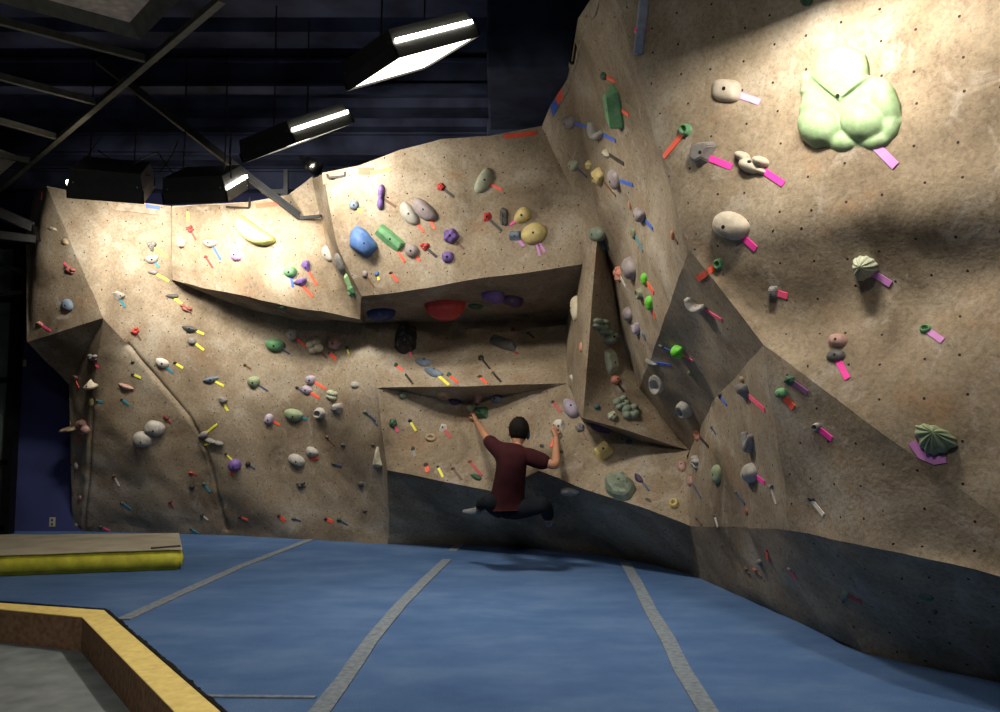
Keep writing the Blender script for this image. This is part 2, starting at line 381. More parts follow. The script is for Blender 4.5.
# slate navy soffit behind the top of the right section
p0 = P(487, 16, 8.6)
so = MB().box(P(487, 16, 6.9).x, 1.3, 6.9, 8.6, 4.30, 4.94).box(P(487, 16, 8.35).x, 1.3, 8.35, 9.6, 3.9, 4.4).build('soffit', M_SOFF, bevel=.02)
tag(so, 'boxed slate navy soffit hanging behind the top of the climbing wall', 'soffit')

# ---------------------------------------------------------------- floor seams
def seam(pts, label, name='seam_tape', w=0.095):
    mb = MB(); pts = [FZ(px, py, 0.0) for px, py in pts]; fine = []
    for a, b in zip(pts[:-1], pts[1:]):
        k = max(2, int((b - a).length / 0.25)); fine += [a.lerp(b, i / k) for i in range(k)]
    fine.append(pts[-1])
    L_, R_ = [], []
    for i, p in enumerate(fine):
        d = (fine[min(i + 1, len(fine) - 1)] - fine[max(i - 1, 0)]).normalized(); s = Vector((-d.y, d.x, 0))
        ww = w / 2 * (1 + 0.10 * noise.noise(p * 3)); L_.append(p + s * ww); R_.append(p - s * ww)
    m = len(fine); vs = [Vector((q.x, q.y, .008)) for q in L_ + R_] + [Vector((q.x, q.y, -.002)) for q in L_ + R_]
    fs = [(i, i + 1, m + i + 1, m + i) for i in range(m - 1)] + [(2 * m + i, 3 * m + i, 3 * m + i + 1, 2 * m + i + 1) for i in range(m - 1)]
    fs += [(i, 2 * m + i, 2 * m + i + 1, i + 1) for i in range(m - 1)] + [(m + i, m + i + 1, 3 * m + i + 1, 3 * m + i) for i in range(m - 1)]
    fs += [(0, m, 3 * m, 2 * m), (m - 1, 3 * m - 1, 4 * m - 1, 2 * m - 1)]
    return tag(mesh(name, vs, fs, M_SEAM), label, 'seam tape', 'grey tape strips over the mat seams')
seam([(123, 620), (180, 594), (240, 567), (310, 540)], 'grey seam tape running diagonally across the blue mat, leftmost long strip')
seam([(302, 735), (320, 712), (345, 679), (371, 641), (400, 606), (425, 581), (447, 560)], 'grey seam tape down the middle of the blue mat, towards the climber')
seam([(724, 735), (708, 712), (682, 670), (668, 640), (650, 610), (638, 585), (625, 563)], 'grey seam tape on the blue mat, rightmost long strip')
seam([(205, 697), (316, 698)], 'short thin grey seam tape crossing towards the middle strip, near the yellow curb', w=0.03)
seam([(453, 551), (459, 545)], 'tiny scrap of grey seam tape at the foot of the wall', w=0.10)

# ---------------------------------------------------------------- curb
ct = 0.035
to = [FZ(-400, 569, ct), FZ(0, 602.7, ct), FZ(104, 610, ct), FZ(221, 712, ct), FZ(322, 805, ct)]
ti = [FZ(-400, 583, ct), FZ(0, 609, ct), FZ(82, 617, ct), FZ(175, 712, ct), FZ(262, 805, ct)]
curb = empty('curb', ti[2] * 1.0); curb.location.z = GZ
cl = curb.location.copy(); n = len(to)
def loc(v, z): return Vector((v.x - cl.x, v.y - cl.y, z - cl.z))
vs = [loc(v, ct) for v in to] + [loc(v, ct) for v in ti] + [loc(v, ct - .006) for v in to] + [loc(v, ct - .006) for v in ti]
fs = []
for i in range(n - 1): fs += [(i, i + 1, n + i + 1, n + i), (2 * n + i, 3 * n + i, 3 * n + i + 1, 2 * n + i + 1), (i, 2 * n + i, 2 * n + i + 1, i + 1), (n + i, n + i + 1, 3 * n + i + 1, 3 * n + i)]
mesh('top_board', vs, fs, M_YEL, curb)
vs = [loc(o.lerp(i_, .06), ct - .006) for o, i_ in zip(to, ti)] + [loc(o.lerp(i_, .995), ct - .006) for o, i_ in zip(to, ti)] + [loc(o.lerp(i_, .06), GZ) for o, i_ in zip(to, ti)] + [loc(o.lerp(i_, .995), GZ) for o, i_ in zip(to, ti)]
mesh('side_panel', vs, fs, M_BROWN, curb)
fr = MB(); rr = random.Random(3); inn, outr = [], []
for a, b in zip(to[:-1], to[1:]):
    k = int((b - a).length / 0.035)
    for i in range(k):
        p = a.lerp(b, i / k); d = (b - a).normalized(); s = Vector((-d.y, d.x, 0)); s = s if s.x + s.y * 0.6 > 0 else -s
        inn.append(loc(p, 0)); q = p + s * (.030 + .010 * noise.noise(p * 7) + rr.uniform(-.005, .006)); outr.append(loc(q, 0))
m_ = len(inn); zz = [ct + .004 + rr.uniform(-.004, .006) - cl.z for _ in range(m_)]
vv_ = [Vector((p.x, p.y, z)) for p, z in zip(inn, zz)] + [Vector((p.x, p.y, z - .008)) for p, z in zip(outr, zz)] + [Vector((p.x, p.y, -.004 - cl.z)) for p in outr] + [Vector((p.x, p.y, -.004 - cl.z)) for p in inn]
ff_ = []
for i in range(m_ - 1): ff_ += [(r * m_ + i, r * m_ + i + 1, ((r + 1) % 4) * m_ + i + 1, ((r + 1) % 4) * m_ + i) for r in range(4)]
ff_ += [(0, m_, 2 * m_, 3 * m_), (m_ - 1, 4 * m_ - 1, 3 * m_ - 1, 2 * m_ - 1)]
fr.add(vv_, ff_)
fr.build('carpet_edge', M_FRINGE, curb)
tag(curb, 'knee-low curb with yellow painted top board around the sunken grey floor', 'curb')

# ---------------------------------------------------------------- crash pad
zt = 0.19
c0, c1, c2_, c3_ = FZ(182, 570), FZ(-90, 580), FZ(-90, 535, zt), FZ(179, 532.5, zt)
pad = empty('crash_pad', (c0.x, c0.y, 0)); pc = [Vector((p.x - c0.x, p.y - c0.y, 0)) for p in (c0, c1, c2_, c3_)]
bm = bmesh.new()
v8 = [bm.verts.new((p.x, p.y, z)) for z in (0.004, zt - .012) for p in pc]
for f in [(0, 1, 2, 3), (4, 7, 6, 5), (0, 4, 5, 1), (1, 5, 6, 2), (2, 6, 7, 3), (3, 7, 4, 0)]: bm.faces.new([v8[i] for i in f])
bmesh.ops.recalc_face_normals(bm, faces=bm.faces)
bmesh.ops.bevel(bm, geom=bm.edges[:], offset=.03, segments=3, affect='EDGES')
for it in range(5):
    es = [e for e in bm.edges if e.calc_length() > .07]
    if not es: break
    bmesh.ops.subdivide_edges(bm, edges=es, cuts=1, use_grid_fill=True); bmesh.ops.triangulate(bm, faces=[f for f in bm.faces if len(f.verts) > 4])
bm.normal_update()
for v in bm.verts:
    if v.co.z > .01 and abs(v.normal.z) < .35:
        s = math.sin(v.co.x * 26 + v.co.z * 30 + 2 * noise.noise(v.co * 3)) * 0.5 + noise.noise(Vector((v.co.x * 9, v.co.y * 9, v.co.z * 5)))
        v.co += v.normal * .02 * s
me = bpy.data.meshes.new('cover'); bm.to_mesh(me); bm.free(); me.materials.append(M_PADSIDE)
for p in me.polygons: p.use_smooth = True
link('side_cover', me, pad)
cen = sum(pc, Vector()) / 4; nx, ny = 30, 14; vs = []
for j in range(ny + 1):
    for i in range(nx + 1):
        a = pc[0].lerp(pc[1], i / nx); b = pc[3].lerp(pc[2], i / nx); p = a.lerp(b, j / ny)
        e = min(i, nx - i, j * 2, (ny - j) * 2) / 3; e = min(1, e)
        vs.append((p.x, p.y, zt - .006 + .013 * e + .009 * noise.noise(Vector((p.x * 3, p.y * 9, 1)))))
fs = [(j * (nx + 1) + i, j * (nx + 1) + i + 1, (j + 1) * (nx + 1) + i + 1, (j + 1) * (nx + 1) + i) for j in range(ny) for i in range(nx)]
mesh('top_cover', vs, fs, M_PADTOP, pad, smooth=True)
a = FZ(150, 549.3, zt) - pad.location; b = FZ(180, 546.5, zt) - pad.location
MB().bar((a.x, a.y + .03, zt + .006), (b.x, b.y, zt + .006), .04, .012).build('strap', M_STRAP, pad)
tag(pad, 'thick crash pad with yellow-green sides and greige top on the blue mat', 'crash pad')

# ---------------------------------------------------------------- dark glazed frame, wall plates, far left
win = MB()
xa, xb = P(-120, 400, 10.6).x, P(13, 400, 10.6).x
zs = [P(0, y, 10.6).z for y in (528, 462, 380, 300, 247)]
fy0, fy1 = 10.55, 10.68
win.box(xb - .06, xb + .05, fy0, fy1, 0, 3.9); win.box(xa, xa + .1, fy0, fy1, 0, 3.9)
for z in zs: win.box(xa, xb, fy0, fy1, z - .03, z + .03)
wf = win.build('window_1', M_BLACK); tag(wf, kind='structure')
for k in range(4):
    g = MB().box(xa + .1, xb - .06, fy0 + .05, fy0 + .06, min(zs[k], zs[k + 1]) + .03, max(zs[k], zs[k + 1]) - .03).build('pane', M_GLASS, wf)
def plate(px, py, w, h, label, cat, name, sw):
    p = P(px, py, 10.9); r = empty(name, (p.x, 10.9, p.z)); s = 10.9 / FPX
    MB().box(-w * s / 2, w * s / 2, -.008, 0, -h * s / 2, h * s / 2).build('cover_plate', M_PLATE, r, bevel=.003)
    for q in sw: MB().box(-.011, .011, -.014, -.007, q - .014, q + .014).build('socket' if len(sw) > 1 else 'switch', M_STRAP, r)
    tag(r, label, cat)
plate(22, 363, 9, 7, 'small beige switch plate high on the navy wall at far left', 'switch', 'light_switch', [0])
plate(52.5, 522, 6, 9, 'beige power outlet low on the navy wall at far left', 'outlet', 'power_outlet', [-.025, .025])
# black folded metal arm at the left edge
arm = MB()
arm.bar(P(-30, 200, 9.0), P(33, 228, 9.3), .10, .12); arm.bar(P(-30, 232, 9.0), P(36, 240, 9.3), .12, .10); arm.bar(P(31, 226, 9.3), P(35, 242, 9.3), .1, .1)
tag(arm.build('support_arm', M_BLACK, bevel=.01), 'black steel support arm meeting the left edge of the climbing wall', 'support arm')
fr2 = MB(); a, b, c, d = P(-10, 262, 9.9), P(25, 272, 9.9), P(25, 292, 9.9), P(-10, 296, 9.9)
for p, q in ((a, b), (b, c), (c, d)): fr2.bar(p, q, .05, .05)
tag(fr2.build('steel_bracket', M_BLACK), 'black steel bracket behind the left edge of the climbing wall', 'bracket')

# ---------------------------------------------------------------- suspended ceiling grid, top left
GRZ = 4.35
def CP(px, py, z=GRZ): return FZ(px, py, z)
gr = empty('ceiling_grid', CP(145, 58)); go = gr.location.copy()
def gb(a, b, w=.045, h=.06, name='cross_tee'):
    m = MB(); a = CP(*a) - go; b = CP(*b) - go; m.bar(a, b, .012, h); m.bar(a - Vector((0, 0, h / 2)), b - Vector((0, 0, h / 2)), w, .012); m.build(name, M_TBAR, gr)
gb((222, -3), (-40, 222), .055, .07, 'main_tee')
gb((145, 58), (-30, 12)); gb((95, 101), (-30, 68)); gb((56, 136), (-30, 112)); gb((30, 160), (-30, 150))
tag(gr, 'dark olive metal suspended ceiling grid, top left', 'ceiling grid')
pn = MB()
A_, B_, C_, D_ = CP(-40, -8), CP(140, 40), CP(185, -6), CP(-60, -40)
z1 = GRZ + .10
tp = empty('ceiling_fixture', CP(110, 15)); to_ = tp.location.copy()
def shrink(k): 
    cc = (A_ + B_ + C_ + D_) / 4; return [cc.lerp(v, k) for v in (A_, B_, C_, D_)]
o1, i1 = shrink(1.0), shrink(.84)
vs = [v - to_ for v in o1] + [v + Vector((0, 0, .10)) - to_ for v in i1]
mesh('frame', vs, [(i, (i + 1) % 4, 4 + (i + 1) % 4, 4 + i) for i in range(4)], M_TBAR, tp)
mesh('diffuser', [v + Vector((0, 0, .095)) - to_ for v in shrink(.85)] + [v + Vector((0, 0, .13)) - to_ for v in shrink(.85)],
     [(0, 1, 2, 3), (4, 5, 6, 7), (0, 1, 5, 4), (1, 2, 6, 5), (2, 3, 7, 6), (3, 0, 4, 7)], M_TILE, tp)
tag(tp, 'unlit beige ceiling light panel in a dark frame, top left corner', 'light panel')
dk = MB(); q = [CP(*p, GRZ + .1) for p in ((-30, 140), (20, 158), (-30, 200))]
mesh('ceiling_tile', [v for v in q] + [v + Vector((0, 0, .02)) for v in q], [(0, 1, 2), (3, 4, 5), (0, 1, 4, 3), (1, 2, 5, 4), (2, 0, 3, 5)], M_TILE)
tag(bpy.data.objects['ceiling_tile'], 'dim beige ceiling tile in the grid at the left edge', 'ceiling tile')

# strut from the ceiling down to the wall top
h1, _ = hit(300, 219)
st = MB(); s_a = CP(97, 62, 4.75)
e_ = h1 + Vector((0, -.03, 0))
st.bar(s_a, e_, .06, .03); st.bar(s_a + Vector((0, 0, .04)), e_ + Vector((0, 0, .04)), .03, .05)
st.bar(e_, P(321, 216, 8.55), .03, .03)
tag(st.build('steel_strut', M_GUN), 'long dark steel strut slanting down from the ceiling onto the bright bulge', 'strut')
br = MB(); y_ = 9.2
br.bar(P(286, 170, y_), P(286, 197, y_), .045, .045); br.bar(P(262, 192, y_), P(286, 192, y_), .05, .05); br.bar(P(281, 197, y_), P(289, 197, y_), .04, .05)
tag(br.build('steel_bracket', M_GUN), 'small dark steel bracket rising behind the top of the bright bulge', 'bracket')
# rectangular hanging brackets along the top edge
def loop(pts, Y, label, r=.018):
    m = MB()
    for a, b in zip(pts[:-1], pts[1:]): m.bar(P(*a, Y), P(*b, Y), r, r)
    tag(m.build('steel_bracket', M_BLACK), label, 'bracket')
loop([(226, 207), (249, 208), (250, 198)], 8.93, 'thin black steel bracket on the top edge right of the hanging floodlights')
loop([(327, 174), (328, 178), (345, 176), (345, 172)], 8.14, 'thin black steel bracket on the top edge left of the red tape')
loop([(489, 135), (490, 143), (520, 139)], 8.03, 'thin black steel bracket on the top edge of the middle bulge')
loop([(574, 36), (570, 62), (573, 64), (577, 40)], 6.42, 'thin black steel bracket on the upright edge near the top of the photo')

# pipe at the top
hp, hn = hit(638, 56)
pe = empty('padded_pipe', hp); pt = P(650, -45, 4.9) - hp
r_ = .034
MB().tube([Vector((0, -.02, 0)), pt * .5, pt], r_, 16).build('pipe_sleeve', plain('denim_grey_padding', (0.22, 0.25, 0.34), 0.7), pe, smooth=True)
MB().tube([pt * .235, pt * .275], r_ + .007, 16).build('tape_band', plain('magenta_tape', (0.80, 0.05, 0.22), 0.5), pe, smooth=True)
tag(pe, 'grey padded pipe with a magenta tape band hanging at the top of the wall', 'pipe')

# ---------------------------------------------------------------- hanging floodlights
def floodlight(cx, cy, Y, yaw, tilt, label, tube_side, size=.60, hgt=.20, power=1.0, roll=0.0, spread=118, lz=-.045, lens_z=.012, aim=(0, 1, -.4)):
    """open-bottomed square floodlight; aperture is local z=0, faces local -z"""
    r = empty('floodlight', (0, 0, 0)); s = size / 2; k = s * .72
    c = P(cx, cy, Y)
    Rm = Matrix.Rotation(roll, 4, 'Y') @ Matrix.Rotation(tilt, 4, 'X') @ Matrix.Rotation(yaw, 4, 'Z')
    r.matrix_world = Matrix.Translation(c) @ Rm
    hb = MB(); z1, z2 = hgt * .45, hgt
    ring = lambda q, z: [(-q, -q, z), (q, -q, z), (q, q, z), (-q, q, z)]
    vs = ring(s, 0) + ring(s, z1) + ring(s * .93, z2) + ring(s * .93 - .01, z2 - .012) + ring(s - .012, z1) + ring(s - .012, 0)
    fs = []
    for a in range(5):
        for i in range(4): fs.append((a * 4 + i, a * 4 + (i + 1) % 4, (a + 1) * 4 + (i + 1) % 4, (a + 1) * 4 + i))
    fs += [(8, 9, 10, 11), (12, 15, 14, 13)] + [(20 + i, 20 + (i + 1) % 4, (i + 1) % 4, i) for i in range(4)]
    hb.add(vs, fs); hb.build('housing', M_LAMPBLK, r)
    for sx, sy in ((1, 1), (-1, 1), (-1, -1), (1, -1)):
        m = MB(); m.bar((sx * (s + .003), sy * (s + .003), .004), (sx * (s + .003), sy * (s + .003), z1), .014, .014)
        m.build('corner_post', M_BLACK, r)
    for sx, sy in ((1, 1), (-1, 1), (-1, -1), (1, -1)):
        for (ox, oy, z) in ((-.05, 0, z1 + .03), (0, -.05, z1 + .03), (0, -.03, .03)):
            x, y = sx * (s + .002 + ox), sy * (s + .002 + oy)
            if ox: x, y = sx * (s + ox), sy * (s - .008 if z > z1 else s)
            else: x, y = sx * (s - .008 if z > z1 else s), sy * (s + oy)
            e = Vector((0, sy * .008, 0)) if ox else Vector((sx * .008, 0, 0)); q = Vector((x, y, z))
            MB().tube([q - e, q + e], .0065, 8).build('screw', M_CHROME, r)
    if tube_side:
        dx, dy = tube_side; a = s * .93
        m = MB(); x_, y_ = dx * (s + .006), dy * (s + .006)
        zt_ = z1 + .02
        if dx: m.box(x_ - .008, x_ + .008, -a, a, zt_ - .014, zt_ + .014)
        else: m.box(-a, a, y_ - .008, y_ + .008, zt_ - .014, zt_ + .014)
        m.build('glowing_slot', M_TUBE, r)
    ref = MB(); q = s - .03
    ref.add(ring(q, .05) + ring(q * .8, z2 - .05), [(0, 1, 5, 4), (1, 2, 6, 5), (2, 3, 7, 6), (3, 0, 4, 7), (4, 5, 6, 7)]); ref.build('reflector', M_CHROME, r)
    for dx, dy in ((-1, 0), (1, 0)):
        m = MB(); inv = Rm.to_3x3().inverted(); up = inv @ Vector((0, 0, 1)); top = Vector((dx * .2, 0, z2)); L_ = (4.9 - (c + Rm.to_3x3() @ top).z)
        m.tube([top, top + up * (L_ * .4) + Vector((.01, 0, 0)), top + up * L_], .007, 6); m.build('hanging_wire', M_WIRE, r)
    q = s - .02; m = MB(); m.box(-q, q, -q, q, lens_z, lens_z + .006); m.build('lens', M_LENS, r)
    la = bpy.data.lights.new('flood_lamp', 'AREA'); la.shape = 'RECTANGLE'; la.size = size - .10; la.size_y = .14; la.energy = LAMP_W * power; la.color = (1.0, .92, .79); la.spread = math.radians(spread)
    lo = bpy.data.objects.new('flood_lamp', la); COL.objects.link(lo); lo.parent = r; lo.location = (0, 0, lz)
    ax = Rm.to_3x3().inverted() @ Vector(aim).normalized(); lo.rotation_euler = ax.to_track_quat('-Z', 'Y').to_euler()
    tag(r, label, 'floodlight', 'black floodlights hanging above the climbing wall')
    return r
R_ = math.radians
floodlight(413, 64, 6.0, R_(33.3), R_(16.6), 'black square floodlight, largest and nearest of the hanging row, glowing underside', (0, -1), power=1.4, spread=140, aim=(.15, .1, -1), roll=R_(-21.7), size=.74, hgt=.20)
floodlight(299.3, 143, 7.2, R_(47.3), R_(21.2), 'black square floodlight second nearest in the hanging row, left of the brightest one', (0, -1), power=.72, spread=140, aim=(.25, .95, -.22), roll=R_(-20.7), size=.71, hgt=.19)
floodlight(208, 196.4, 8.0, R_(-4), R_(27.5), 'black floodlight above the bright bulge, second from the left of the hanging row', (1, 0), power=.72, aim=(.15, 1, -.40), roll=R_(-2.8), size=.60, hgt=.24)
floodlight(113, 193.6, 8.2, R_(15.8), R_(26.5), 'black floodlight hanging at the far left end of the row', (-1, 0), power=.7, aim=(-.1, 1, -.40), roll=R_(8.4), size=.66, hgt=.28)
floodlight(770, -55, 3.55, R_(45), R_(4), 'black floodlight close to the giant green lobed hold, just above the photo', None, power=1.0, spread=160, lz=.055, lens_z=.10, aim=(.75, .55, -.42), roll=R_(-4), size=.6)
rl = empty('ceiling_light', (-0.6, 0.4, 4.9))
MB().box(-.62, .62, -.16, .16, -.10, 0).build('housing', M_LAMPBLK, rl)
la = bpy.data.lights.new('ceiling_lamp', 'AREA'); la.shape = 'RECTANGLE'; la.size = 1.2; la.size_y = .3; la.energy = 125; la.color = (1.0, .93, .82)
lo = bpy.data.objects.new('ceiling_lamp', la); COL.objects.link(lo); lo.parent = rl; lo.location = (0, 0, -.12)
tag(rl, 'dim ceiling light above the sunken grey floor, behind the viewpoint', 'ceiling light')

# loose black cables between the lamps
def cable(pts, Y, label, r=.006):
    m = MB(); P_ = [P(x, y, Y) for x, y in pts]; out = []
    for i in range(len(P_) - 1):
        p0, p1, p2, p3 = P_[max(i - 1, 0)], P_[i], P_[i + 1], P_[min(i + 2, len(P_) - 1)]
        for t in (0, .25, .5, .75): out.append(.5 * ((2 * p1) + (p2 - p0) * t + (2 * p0 - 5 * p1 + 4 * p2 - p3) * t * t + (3 * p1 - p0 - 3 * p2 + p3) * t ** 3))
    out.append(P_[-1]); m.tube(out, r, 6); tag(m.build('cable', M_WIRE, smooth=True), label, 'cable', 'loose black cables by the floodlights')
cable([(82, 165), (95, 145), (105, 132)], 8.1, 'black cable rising from the far left floodlight')
cable([(98, 150), (112, 160), (130, 170), (150, 176)], 8.1, 'black cable drooping over the top of the far left floodlight')
cable([(130, 165), (150, 155), (158, 153), (166, 165), (178, 178)], 7.9, 'black cable looping between the two left floodlights')
cable([(160, 172), (172, 155), (178, 140)], 7.8, 'black cable rising between the two left floodlights')
cable([(231, 178), (230, 150), (233, 125)], 7.6, 'pale thin cable hanging straight beside the slanting strut', r=.008)
# clamp lamp behind the wall edge
cl_ = empty('clamp_lamp', P(312, 166, 8.9)); k = 8.9 / FPX
MB().tube([(-9 * k, 0, 6 * k), (-5 * k, 0, 4 * k), (0, -.03, 0), (7 * k, -.06, -4 * k)], [.03, .07, .075, .085], 16).build('shade', M_CHROME, cl_, smooth=True)
MB().tube([(-9 * k, 0, 6 * k), (-12 * k, 0, 10 * k)], .02, 8).build('cord_grip', M_BLACK, cl_)
tag(cl_, 'small shiny clamp lamp perched behind the top corner of the wall', 'clamp lamp')

# ---------------------------------------------------------------- climbing holds
C_ = dict(
 gry=(.22,.21,.20), dgr=(.085,.082,.078), lgr=(.42,.40,.36), wht=(.66,.63,.56), crm=(.62,.55,.40), tan=(.42,.31,.19), bei=(.50,.44,.35), blk=(.02,.02,.02),
 grn=(.13,.33,.15), lgn=(.27,.34,.20), pgn=(.44,.47,.34), dgn=(.03,.10,.05), bgn=(.14,.62,.03), ggr=(.22,.27,.20), tea=(.02,.10,.11), olv=(.22,.23,.14),
 blu=(.07,.16,.40), dbl=(.03,.05,.13), bgy=(.15,.20,.27), nvy=(.012,.03,.14), pur=(.16,.09,.32), lpu=(.42,.24,.52), lav=(.40,.35,.44), mau=(.29,.245,.25), dpu=(.06,.03,.10),
 red=(.55,.045,.04), drd=(.15,.02,.02), sal=(.66,.27,.18), org=(.55,.20,.09), pnk=(.46,.27,.23), yel=(.66,.53,.22), ygn=(.55,.62,.20), brn=(.13,.06,.035), rdb=(.30,.09,.07),
 lim=(.70,.85,.10), bgl=(.36,.62,.28))
T_ = dict(red=(.85,.10,.05), pnk=(.90,.10,.22), mag=(.88,.05,.38), vio=(.52,.20,.50), lil=(.80,.40,.80), yel=(.85,.80,.08), blu=(.05,.12,.50), tea=(.03,.22,.30), dbl=(.05,.07,.14),
 org=(.75,.40,.12), brn=(.14,.07,.045), blk=(.025,.02,.02), wht=(.62,.58,.52), gry=(.20,.20,.20), pur=(.20,.07,.20), drd=(.35,.04,.04))
HM, TM = {}, {}
def hold_mat(c, gloss=False):
    if c in HM: return HM[c]
    m, nt, b = newmat('resin_' + {'gry': 'grey'}.get(c, c)); L = nt.links.new; col = C_[c]
    tc = N(nt, 'ShaderNodeTexCoord'); a = N(nt, 'ShaderNodeTexNoise', Scale=16.0, Detail=5.0, Roughness=.65); L(tc.outputs['Object'], a.inputs['Vector'])
    f = N(nt, 'ShaderNodeTexNoise', Scale=120.0, Detail=3.0); L(tc.outputs['Object'], f.inputs['Vector'])
    col = tuple(x * .82 for x in col)
    base = rampn(nt, a.outputs[0], [(.32, tuple(x * .78 for x in col)), (.62, tuple(min(1, x * 1.12) for x in col))]).outputs[0]
    ch = rampn(nt, a.outputs[0], [(.56, (0, 0, 0)), (.74, (1, 1, 1))]).outputs[0]
    base = mixc(nt, mixf(nt, ch, .22), base, (.42, .39, .35)); L(base, b.inputs['Base Color'])
    b.inputs['Roughness'].default_value = .62
    bp = N(nt, 'ShaderNodeBump', Strength=.3, Distance=.004); L(f.outputs[0], bp.inputs['Height']); L(bp.outputs[0], b.inputs['Normal'])
    HM[c] = m; return m
def tape_mat(c):
    if c not in TM: TM[c] = plain('tape_' + c, T_[c], .55, var=.08, bump=0)
    return TM[c]
M_BOLT = plain('dark_steel_bolt', (.015, .014, .013), .4, metal=.5, bump=0)
M_SPECK = None

def polar(outl, prof, na=28, ts=(0, .25, .5, .68, .82, .92, 1.0), ctr=(0, 0), skirt=True):
    """outl(th)->(x,y); prof(t,th,x,y)->z ; star shaped dome"""
    vs = [(ctr[0], ctr[1], prof(0, 0, ctr[0], ctr[1]))]; fs = []
    rings = [t for t in ts if t > 0]
    for t in rings:
        for k in range(na):
            th = 2 * math.pi * k / na; ox, oy = outl(th)
            x = ctr[0] + (ox - ctr[0]) * t; y = ctr[1] + (oy - ctr[1]) * t; vs.append((x, y, prof(t, th, x, y)))
    if skirt:
        for k in range(na):
            th = 2 * math.pi * k / na; ox, oy = outl(th); vs.append((ox * .96, oy * .96, -.35))
    R = len(rings) + (1 if skirt else 0)
    for k in range(na): fs.append((0, 1 + k, 1 + (k + 1) % na))
    for r in range(R - 1):
        for k in range(na):
            a = 1 + r * na + k; b = 1 + r * na + (k + 1) % na; fs.append((a, a + na, b + na, b))
    fs.append(tuple(1 + (R - 1) * na + k for k in range(na))[::-1])
    return vs, fs
def sgnp(v, p): return math.copysign(abs(v) ** p, v)
def superel(th, e): return sgnp(math.cos(th), 2 / e), sgnp(math.sin(th), 2 / e)
def facet(poly, top, ztop, ctr_z=None):
    n = len(poly); vs = [(x, y, -.35) for x, y in poly] + [(x, y, 0) for x, y in poly] + [(p[0], p[1], ztop[i] if isinstance(ztop, (list, tuple)) else ztop) for i, p in enumerate(top)]
    fs = [tuple(range(n))[::-1]] + [(i, (i + 1) % n, n + (i + 1) % n, n + i) for i in range(n)]
    m = len(top)
    if m == n:
        fs += [(n + i, n + (i + 1) % n, 2 * n + (i + 1) % n, 2 * n + i) for i in range(n)] + [tuple(range(2 * n, 3 * n))]
    elif m == 1: fs += [(n + i, n + (i + 1) % n, 2 * n) for i in range(n)]
    return vs, fs
def lobes(L, na=40, nr=12, ctr=(0, 0), soft=None):
    """union of bulbs (x,y,r,h)"""
    def zf(x, y):
        z = 0
        for (a, b, r, h) in L:
            d = 1 - ((x - a) ** 2 + (y - b) ** 2) / (r * r)
            if d > 0: z = max(z, h * math.sqrt(d)) if not soft else z + (h * math.sqrt(d)) ** soft
        return z if not soft else z ** (1 / soft)
    def ou(th):
        c, s = math.cos(th), math.sin(th); best = .05; t = .05
        while t < 2.2:
            if any((ctr[0] + c * t - a) ** 2 + (ctr[1] + s * t - b) ** 2 < r * r for a, b, r, h in L): best = t
            t += .02
        return ctr[0] + c * best, ctr[1] + s * best
    cache = {}
    def oc(th):
        k = round(th, 5)
        if k not in cache: cache[k] = ou(th)
        return cache[k]
    ts = [1 - (1 - i / nr) ** 1.6 for i in range(nr + 1)]
    return polar(oc, lambda t, th, x, y: 0 if t >= .999 else zf(x, y), na, ts, ctr)
def arc(bend=.9, w=.55, taper=.8, na=14, ns=18, end=.08):
    """crescent ridge bulging towards -y"""
    vs, fs = [], []
    for i in range(ns + 1):
        s = -1 + 2 * i / ns; x = s; y = bend * (s * s) - bend * .45
        wd = w * max(end, (1 - abs(s) ** 2.2)) ** taper
        dx, dy = 1, 2 * bend * s; l = math.hypot(dx, dy); nx, ny = -dy / l, dx / l
        for k in range(na + 1):
            a = math.pi * k / na; o = math.cos(a) * wd; z = math.sin(a) ** .8 * (wd / w) ** .5
            vs.append((x + nx * o, y + ny * o, z if 0 < k < na else -.3))
    for i in range(ns):
        for k in range(na):
            a = i * (na + 1) + k; fs.append((a, a + 1, a + na + 2, a + na + 1))
        fs.append((i * (na + 1), (i + 1) * (na + 1), (i + 1) * (na + 1) + na, i * (na + 1) + na))
    fs.append(tuple(range(na + 1))); fs.append(tuple(ns * (na + 1) + k for k in range(na + 1))[::-1])
    return vs, fs
def nz(x, y, s, k=1.0): return noise.noise(Vector((x * k, y * k, s * 3.7)))

